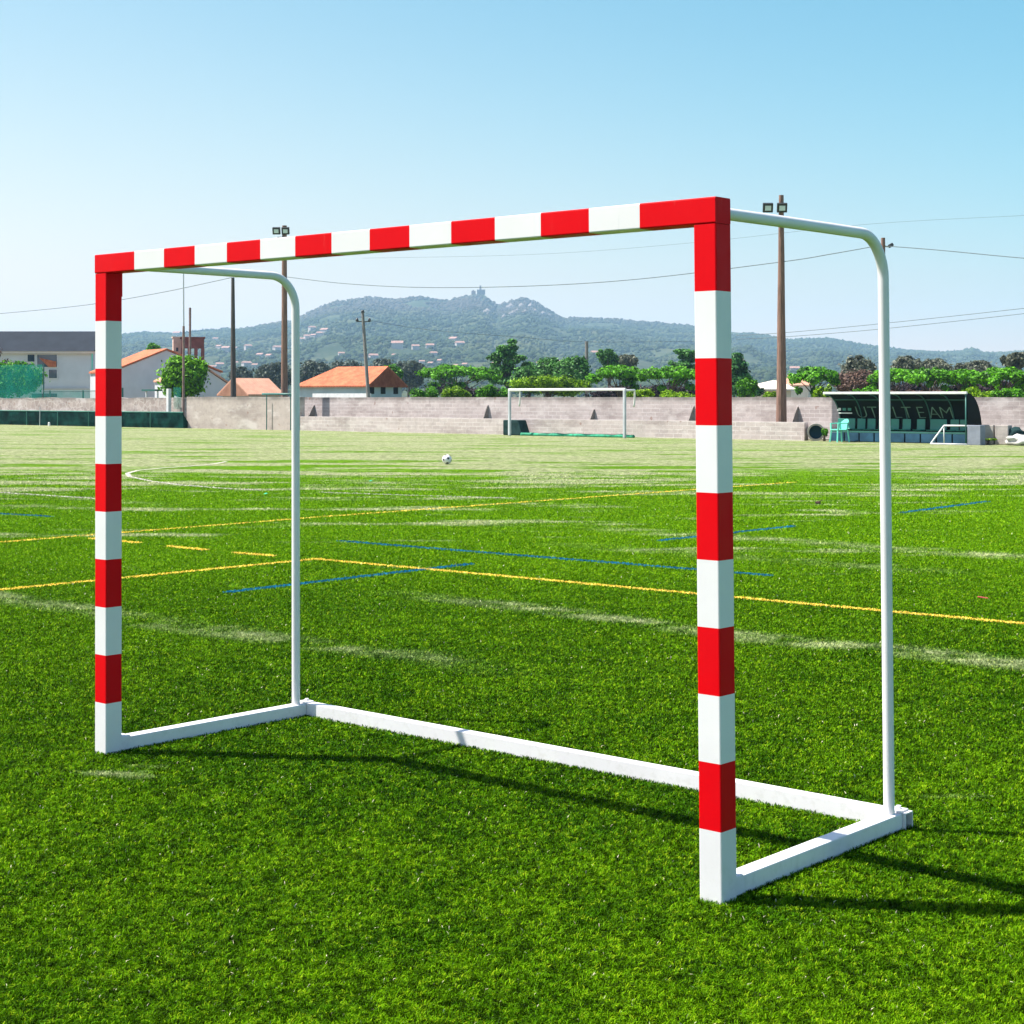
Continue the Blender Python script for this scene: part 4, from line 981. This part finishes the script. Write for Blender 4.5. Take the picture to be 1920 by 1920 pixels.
for (a,b,t,Y,lb) in ((478,560,680,150,'dark hazy tree mass behind the floodlight pole'),(430,475,688,150,'dark hazy tree right of the dark pole'),(552,625,676,155,'dark hazy tree left of the bright orange roof'),(610,690,674,160,'dark hazy tree behind the bright orange roof'),(735,800,676,150,'dark hazy tree right of the bright orange roof'),(690,745,672,165,'dark hazy tree behind the leaning utility pole')):
    tree('dark_tree', lb, a, b, t, 728, Y, 'round', M['leaf_dark'], 3500, 0.34, group='dark trees in the haze')
tree('palm_like_tree', 'arched bright green tree touching the right end of the orange roof', 706, 758, 682, 738, 84, 'umbrella', M['leaf_bright'], 3000, 0.15, group=gT)
tree('tall_pine', 'tallest pine with open ragged crown behind the far goal', 898, 1006, 635, 722, 84, 'pine', M['leaf_pine'], 9500, 0.16, group=gT)
tree('low_umbrella_pine', 'broad flat bright green canopy left of the tallest pine', 775, 935, 684, 738, 74, 'umbrella', M['leaf_umbrella'], 9000, 0.13, group=gT, depth=2.5)
tree('dark_pine', 'small dark pine behind the broad flat canopy', 800, 862, 682, 728, 105, 'pine', M['leaf_pine'], 2500, 0.16, group=gT)
tree('yellow_green_bush', 'bright yellow green bush above the far goal crossbar', 945, 1110, 696, 742, 60, 'shrub', M['leaf_yellow'], 8000, 0.09, 'bush', group=gS, depth=1.2)
tree('conifer', 'dark conifer left of the slim grey pole', 998, 1062, 670, 738, 76, 'round', M['leaf_pine'], 6500, 0.13, group=gT)
tree('conifer', 'dark conifer next to the slim grey pole', 1036, 1110, 667, 738, 74, 'round', M['leaf_pine'], 6500, 0.13, group=gT)
tree('conifer', 'dark green conifer right below the tallest pine', 955, 1030, 684, 740, 78, 'round', M['leaf_pine'], 5500, 0.13, group=gT)
tree('eucalyptus', 'eucalyptus with drooping crown right of the slim grey pole', 1112, 1170, 655, 725, 100, 'eucalypt', M['leaf_pine'], 3200, 0.16, group=gT)
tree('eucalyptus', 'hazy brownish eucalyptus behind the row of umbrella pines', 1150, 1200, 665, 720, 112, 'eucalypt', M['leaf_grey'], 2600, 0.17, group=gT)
tree('umbrella_pine', 'wide umbrella pine canopy right of the far goal', 1105, 1218, 684, 740, 68, 'umbrella', M['leaf_umbrella'], 8000, 0.12, group=gT, depth=2.2)
tree('umbrella_pine', 'wide umbrella pine canopy against the near striped post', 1190, 1318, 686, 740, 66, 'umbrella', M['leaf_umbrella'], 8500, 0.12, group=gT, depth=2.2)
tree('maritime_pine', 'open dark pine rising left of the near striped post', 1238, 1330, 652, 722, 92, 'pine', M['leaf_pine'], 4200, 0.15, group=gT)
tree('cypress', 'dark slanting conifer right of the near striped post', 1342, 1446, 662, 738, 80, 'cone', M['leaf_cypress'], 7500, 0.14, group=gT, lean=-0.10)
tree('cypress', 'smaller dark conifer tight against the near striped post', 1345, 1405, 664, 735, 84, 'cone', M['leaf_pine'], 3500, 0.14, group=gT)
tree('garden_bush', 'green bush in front of the small cream house', 1375, 1420, 705, 745, 60, 'shrub', M['leaf_umbrella'], 2800, 0.09, 'bush', group=gS)
tree('garden_bush', 'pale green bush at the foot of the floodlight pole', 1430, 1462, 733, 748, 56, 'shrub', M['leaf_yellow'], 1200, 0.08, 'bush', group=gS)
tree('stone_pine', 'dome shaped stone pine right of the floodlight pole', 1476, 1572, 687, 748, 62, 'umbrella', M['leaf_umbrella'], 8500, 0.11, group=gT, depth=1.7)
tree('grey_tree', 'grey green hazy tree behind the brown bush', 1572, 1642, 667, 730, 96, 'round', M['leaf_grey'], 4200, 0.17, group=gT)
tree('brown_bush', 'reddish brown bare bush above the dugout', 1556, 1655, 693, 740, 66, 'round', M['leaf_brown'], 6000, 0.09, 'bush', group=gS, depth=1.2)
for (a,b,t,Y,lb) in ((1625,1725,690,66,'stone pine canopy behind the right goal upright'),(1700,1790,688,64,'stone pine canopy above the middle of the dugout'),(1765,1850,692,66,'stone pine canopy above the right end of the dugout'),(1828,1930,688,62,'stone pine canopy at the right edge'),(1900,2010,692,64,'stone pine canopy cut by the right edge')):
    tree('stone_pine', lb, a, b, t, 746, Y, 'umbrella', M['leaf_umbrella'], 7500, 0.11, group=gT, depth=1.8)
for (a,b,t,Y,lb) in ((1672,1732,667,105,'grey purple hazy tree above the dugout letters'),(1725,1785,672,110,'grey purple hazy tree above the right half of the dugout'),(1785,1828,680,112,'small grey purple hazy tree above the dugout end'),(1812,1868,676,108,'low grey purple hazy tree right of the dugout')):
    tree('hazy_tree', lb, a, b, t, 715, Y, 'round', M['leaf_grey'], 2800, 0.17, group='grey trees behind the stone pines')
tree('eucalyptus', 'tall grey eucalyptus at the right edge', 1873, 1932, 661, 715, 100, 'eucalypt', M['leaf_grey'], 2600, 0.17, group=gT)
for (a,b,t,m,lb) in ((1525,1562,716,'leaf_yellow','yellow green shrub on the wall left of the dugout'),(1590,1650,724,'leaf_bright','green shrub above the left part of the dugout roof'),(1800,1872,722,'leaf_yellow','yellow green shrub above the right end of the dugout'),(1855,1935,726,'leaf_bright','green shrub above the wall at the right edge'),
        (770,830,724,'leaf_bright','green shrub behind the wall right of the orange roofed house'),(820,890,722,'leaf_yellow','yellow green shrub behind the wall below the flat canopy'),(885,955,720,'leaf_bright','green shrub behind the wall left of the far goal'),
        (1170,1235,728,'leaf_yellow','pale green shrub behind the wall right of the far goal'),(1225,1310,730,'leaf_yellow','pale green shrub behind the wall by the near striped post'),(1660,1740,728,'leaf_brown','brownish shrub above the dugout beam'),(1735,1805,730,'leaf_brown','dry shrub above the dugout letters')):
    tree('wall_shrub', lb, a, b, t, 752, 50.5, 'shrub', M[m], 2600, 0.075, 'shrub', group=gS, depth=0.7)
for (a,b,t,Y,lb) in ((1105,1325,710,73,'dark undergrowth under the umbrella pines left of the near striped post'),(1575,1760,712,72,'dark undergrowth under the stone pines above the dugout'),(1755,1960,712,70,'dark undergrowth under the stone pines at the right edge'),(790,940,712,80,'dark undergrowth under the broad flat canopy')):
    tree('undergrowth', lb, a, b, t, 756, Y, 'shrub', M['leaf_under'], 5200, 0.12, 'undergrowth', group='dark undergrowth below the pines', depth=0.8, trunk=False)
tree('weed_tuft', 'green weeds growing beside the concrete ring', 1538, 1553, 798, 829, 45.0, 'shrub', M['leaf_bright'], 900, 0.05, 'weeds', depth=0.15)
tree('weed_tuft', 'green weeds at the foot of the concrete panels', 1838, 1868, 822, 830, 44.8, 'shrub', M['leaf_yellow'], 500, 0.05, 'weeds', depth=0.15)

# ------------------------------------------------------------------ the far hill
RID = [(-1500,690),(-900,665),(-400,648),(-100,638),(100,632),(228,628),(270,624),(330,627),(380,620),(430,617),(470,614),(520,605),(545,603),(580,586),(620,569),(690,558),(740,562),(790,557),(830,565),(860,560),(885,552),(905,551),(922,563),(932,573),(950,568),(980,559),(1000,565),(1025,578),(1050,592),(1062,597),(1150,599),(1250,608),(1300,612),(1370,622),(1420,627),(1480,638),(1550,635),(1600,643),(1660,652),(1700,658),(1760,661),(1800,660),(1825,654),(1842,662),(1920,660),(2200,655),(2700,668),(3300,690)]
rx = np.array([a for a,b in RID], float); ry = np.array([b for a,b in RID], float)
D0, DR, DE = 620.0, 2600.0, 3300.0
def hill_h(x, D):
    H = (745-np.interp(x, rx, ry))/FPX*DR
    t = (D-D0)/(DR-D0)
    p = Vector((x*0.004, D*0.004, 0))
    nz = mnoise.fractal(p, 1.0, 2.0, 4)
    if t <= 0: return -3.0
    if t <= 1:
        s = 0.35*t+0.65*t**1.7
        z = H*s + (20*nz+3*mnoise.fractal(p*4, 1.0, 2.0, 3))*t*(1-t)*4*0.6
    else:
        z = H*(1-((t-1)/((DE-DR)/(DR-D0)))**1.5)
    return z+1.4*t
def hpos(x, D):
    P = EYE + FH*D + RGT*((x-CXP)/FPX*D); return P
nxh, nyh = 420, 110
xs = np.linspace(-1500, 3300, nxh); ds = np.concatenate([np.linspace(D0, DR, nyh-14), np.linspace(DR+30, DE, 14)])
hv = []
for D in ds:
    for x in xs:
        P = hpos(x, D); hv.append((P.x, P.y, hill_h(x, D)))
hf = [(j*nxh+i, j*nxh+i+1, (j+1)*nxh+i+1, (j+1)*nxh+i) for j in range(nyh-1) for i in range(nxh-1)]
def hill_mat():
    m, nt, out = new_mat('hillside')
    pos = nt.n('ShaderNodeNewGeometry').outputs['Position']
    a = nt.noise(pos, 0.012, 6, 0.65); b = nt.noise(pos, 0.06, 5, 0.7)
    c = nt.mix(nt.mapr(a, 0.35, 0.65), (0.028,0.045,0.022), (0.075,0.085,0.040))
    c = nt.mix(nt.mapr(b, 0.55, 0.75, 0, 0.6), c, (0.17,0.14,0.10))
    p = nt.n('ShaderNodeBsdfPrincipled', {'Base Color':c,'Roughness':0.95,'Specular IOR Level':0.1}); nt.t.links.new(p.outputs[0], out.inputs[0]); return m
M['hill'] = hill_mat()
hill = raw_mesh('hill', hv, hf, M['hill'], smooth=True); tag(hill, 'long wooded hill with a double summit on the horizon', 'hill', kind='structure')
def hill_ray(x, y):
    s = (745-y)/FPX; D = D0+20; 
    while D < DR:
        if hill_h(x, D) >= EYE.z+s*D: return D
        D += 6
    return DR
# woodland on the slopes
def wood_mat():
    m, nt, out = new_mat('hill_woodland')
    gm = nt.n('ShaderNodeNewGeometry').outputs
    a = nt.noise(gm['Position'], 0.006, 4, 0.6)
    c = nt.mix(gm['Random Per Island'], (0.016,0.032,0.014), (0.050,0.072,0.030))
    c = nt.mix(nt.mapr(a, 0.52, 0.68, 0, 0.7), c, (0.10,0.11,0.045))
    z = nt.n('ShaderNodeSeparateXYZ', {0:gm['Position']}).outputs[2]
    c = nt.mix(nt.math('MULTIPLY', nt.mapr(z, 95.0, 135.0), 0.6), c, (0.105,0.075,0.075))
    p = nt.n('ShaderNodeBsdfPrincipled', {'Base Color':c,'Roughness':0.9,'Specular IOR Level':0.1}); nt.t.links.new(p.outputs[0], out.inputs[0]); return m
M['wood_far'] = wood_mat()
bm = bmesh.new(); bmesh.ops.create_icosphere(bm, subdivisions=1, radius=1)
IV = np.array([v.co[:] for v in bm.verts]); IF = np.array([[v.index for v in f.verts] for f in bm.faces]); bm.free()
NW = 85000; cV = []; cF = []
rw = np.random.default_rng(11)
wx = rw.uniform(-260, 2250, NW); wd = D0+60+(DR-D0-50)*rw.random(NW)**0.8
for i in range(NW):
    x, D = wx[i], wd[i]
    if mnoise.noise(Vector((x*0.012, D*0.008, 4))) < -0.28: continue
    P = hpos(x, D); z = hill_h(x, D); s = rw.uniform(1.1, 2.9)*(0.7+0.3*D/DR)
    if z < 0.5 or (abs(x-899) < 24 and D > DR-60): continue
    V = IV*(1+0.25*rw.normal(size=(len(IV),1)))*np.array([s*1.15,s*1.15,s*rw.uniform(0.7,1.1)])+np.array([P.x,P.y,z+s*0.35])
    cF.append(IF+len(cV)*len(IV)); cV.append(V)
o = raw_mesh('hill_woodland', np.concatenate(cV), np.concatenate(cF), M['wood_far'], smooth=True); tag(o, 'woodland covering the slopes of the far hill', 'woodland', kind='stuff')
# houses on the hillside
HH = [(745,655),(779,656),(806,655),(851,643),(862,652),(813,668),(740,671),(791,684),(808,687),(823,684),(855,690),(872,688),(566,640),(577,637),(588,635),(600,632),(609,628),(585,622),(404,640),(411,655),(424,660),(441,657),(465,655),(488,672),(505,674),(462,690),(440,686),(478,690),(412,690),(398,694),(332,632),(520,660),(700,676),(640,668),(1012,690),(928,687),(1045,684),(1117,670),(1490,700),(1515,702),(1540,700)]
hw = None; hhm = surf('hill_house_wall', (0.46,0.40,0.38), 0.9, 0.08, 0.5); hroof = surf('hill_house_roof', (0.36,0.20,0.16), 0.9, 0.2, 0.5)
for i, (x, y) in enumerate(HH):
    D = hill_ray(x, y); P = hpos(x, D); z = hill_h(x, D); s = 1.0
    if hw is None:
        hw = thing('hillside_house', 'small pale house with a pinkish roof among the trees of the far hillside', 'house', (P.x,P.y,z), FACE, 'small houses scattered over the far hillside')
        MB().box(-6,6,-4,4,-3,6).build('wall', hhm, hw)
        MB().prism([(-4.6,6.01),(4.6,6.01),(0,8.6)], -6.5, 6.5, 'x').build('roof', hroof, hw)
        root = hw; root.scale = (1.0*D/2000+0.1,)*3
    else:
        dup(hw, (P.x,P.y,z), FACE+random.uniform(-0.7,0.7), scale=random.uniform(0.45,0.8)*(D/2000+0.1))
# castle on the summit
D = DR; P = hpos(902, D); zc = hill_h(902, D)-1; k = 0.95*D/FPX
cs = thing('hilltop_castle', 'hazy castle with a tower on the summit of the far hill', 'castle', (P.x,P.y,zc), FACE)
cm = surf('castle_stone', (0.22,0.18,0.18), 0.9, 0.1, 0.2); cm2 = surf('castle_pink', (0.36,0.20,0.17), 0.9, 0.1, 0.2)
mb = MB(); mb.box(-8*k,8*k,-6,6,0,9*k); 
for i in range(6): mb.box(-8*k+i*2.9*k,-8*k+i*2.9*k+1.4*k,-6,-5,9*k+0.01,10*k)
mb.build('wall', cm, cs)
mb = MB(); mb.tube([(-1.5*k,0,8*k),(-1.5*k,0,16*k)], 2.0*k, 12); mb.tube([(-1.5*k,0,16*k),(-1.5*k,0,18*k),(-1.5*k,0,19*k)], [2.3*k,1.6*k,0.1*k], 12); mb.build('tower', cm, cs)
mb = MB(); mb.box(-19*k,-11*k,-5,5,-1*k,7*k); mb.box(-17*k,-14*k,-4,4,7*k+0.01,9*k); mb.build('palace_wing', cm2, cs)
# pale boulders on the second summit
bo = None
for (x,y,s) in ((913,589,9),(957,580,11),(962,592,8),(978,575,7),(996,577,8),(1003,586,7),(985,588,6),(946,596,6),(1018,590,6),(970,585,6),(930,593,5),(1030,593,5)):
    D = hill_ray(x,y); P = hpos(x,D); z = hill_h(x,D)
    if bo is None:
        mb = MB(); mb.ball((0,0,0.3),1.0,0,2,0.7,(1.1,0.9,0.85)); bo = mb.build('boulder', M['rock']); tag(bo, 'pale granite boulder on the rocky second summit of the far hill', 'boulder', 'boulders on the second summit'); o = bo
    else: o = bo.copy(); COL.objects.link(o)
    o.location = (P.x,P.y,z); o.scale = (s*0.62,)*3; o.rotation_euler = (0,0,random.uniform(0,6))

# ------------------------------------------------------------------ air
hz_b = MB(); hz_b.box(-4500, 3500, -1900, 3700, G-1.1, 222)
haze = hz_b.build('haze', [], fix=True)
m = bpy.data.materials.new('haze_air'); m.use_nodes = True; nt = NT(m.node_tree); m.node_tree.nodes.clear()
out = nt.n('ShaderNodeOutputMaterial'); pv_ = nt.n('ShaderNodeVolumePrincipled', {'Color':(0.46,0.72,1.0,1),'Density':0.00021,'Anisotropy':0.0})
m.node_tree.links.new(pv_.outputs[0], out.inputs['Volume']); haze.data.materials.append(m)
tag(haze, 'pale summer haze over the land', 'haze', kind='stuff')

# ------------------------------------------------------------------ sun, sky, camera
SUN = Vector((-1.04,-0.68,2.05)).normalized()
elev = math.asin(SUN.z); rot = math.atan2(SUN.x, SUN.y)
ld = bpy.data.lights.new('sun', 'SUN'); ld.energy = 5.0; ld.angle = math.radians(0.5); ld.color = (1.0,0.955,0.88)
lo = bpy.data.objects.new('sun', ld); COL.objects.link(lo); lo.rotation_euler = SUN.to_track_quat('Z','Y').to_euler()
w = bpy.data.worlds.new('World'); SC.world = w; w.use_nodes = True; nt = NT(w.node_tree); w.node_tree.nodes.clear()
sky = nt.n('ShaderNodeTexSky', sky_type='NISHITA', sun_disc=False, sun_elevation=elev, sun_rotation=rot, altitude=50, air_density=1.0, dust_density=1.8, ozone_density=1.0)
STR = 0.075
dirn = nt.n('ShaderNodeTexCoord').outputs['Generated']
zz_ = nt.n('ShaderNodeSeparateXYZ', {0:dirn}).outputs[2]
hs0 = nt.n('ShaderNodeHueSaturation', {'Hue':0.485,'Saturation':1.18,'Value':1.0,'Color':sky.outputs[0]}).outputs[0]
hs = nt.mix(1.0, hs0, nt.mix(nt.mapr(zz_, 0.52, 0.72), nt.mix(nt.mapr(zz_, 0.27, 0.42), (0.60,1.06,1.05), (1.45,1.45,1.60)), (0.42,0.46,0.56)), 'MULTIPLY')  # unseen upper sky brightened midway and dimmed overhead to shape fill and shadows
# milky summer air low over the horizon, brighter towards the sun's side
sunh = Vector((SUN.x,SUN.y,0)).normalized()
az = nt.n('ShaderNodeVectorMath', {0:dirn,1:tuple(sunh)}, operation='DOT_PRODUCT').outputs['Value']
fall = nt.math('MAXIMUM', nt.math('MULTIPLY_ADD', az, 0.12, 0.078), 0.05)
low = nt.math('POWER', 2.718, nt.math('MULTIPLY', nt.math('DIVIDE', nt.math('MAXIMUM', zz_, 0.0), fall), -1.0))
gl = nt.math('MULTIPLY_ADD', az, 0.35, 0.95)
glc = nt.n('ShaderNodeVectorMath', {0:(9.8,6.7,5.1),3:gl}, operation='SCALE').outputs[0]
mixc = nt.mix(nt.math('MULTIPLY', low, 0.98), hs, glc)
bg = nt.n('ShaderNodeBackground', {'Color':mixc,'Strength':STR}); wo = nt.n('ShaderNodeOutputWorld', {0:bg.outputs[0]})

cd = bpy.data.cameras.new('camera'); cam = bpy.data.objects.new('camera', cd); COL.objects.link(cam); SC.camera = cam
cd.sensor_width = 36; cd.sensor_fit = 'HORIZONTAL'; cd.lens = FPX/1920*36; cd.shift_x = 0; cd.shift_y = -(960-CYP)/1920
cd.clip_start = 0.1; cd.clip_end = 20000
mt = Matrix(((RGT.x,UPV.x,-FWD.x,EYE.x),(RGT.y,UPV.y,-FWD.y,EYE.y),(RGT.z,UPV.z,-FWD.z,EYE.z),(0,0,0,1))); cam.matrix_world = mt

SC.view_settings.view_transform = 'Standard'; SC.view_settings.look = 'None'; SC.view_settings.gamma = 1.0; SC.view_settings.exposure = 1.1
SC.render.engine = 'CYCLES'; SC.cycles.max_bounces = 6; SC.cycles.diffuse_bounces = 3; SC.cycles.transparent_max_bounces = 12; SC.cycles.volume_bounces = 1
SC.cycles.use_denoising = True
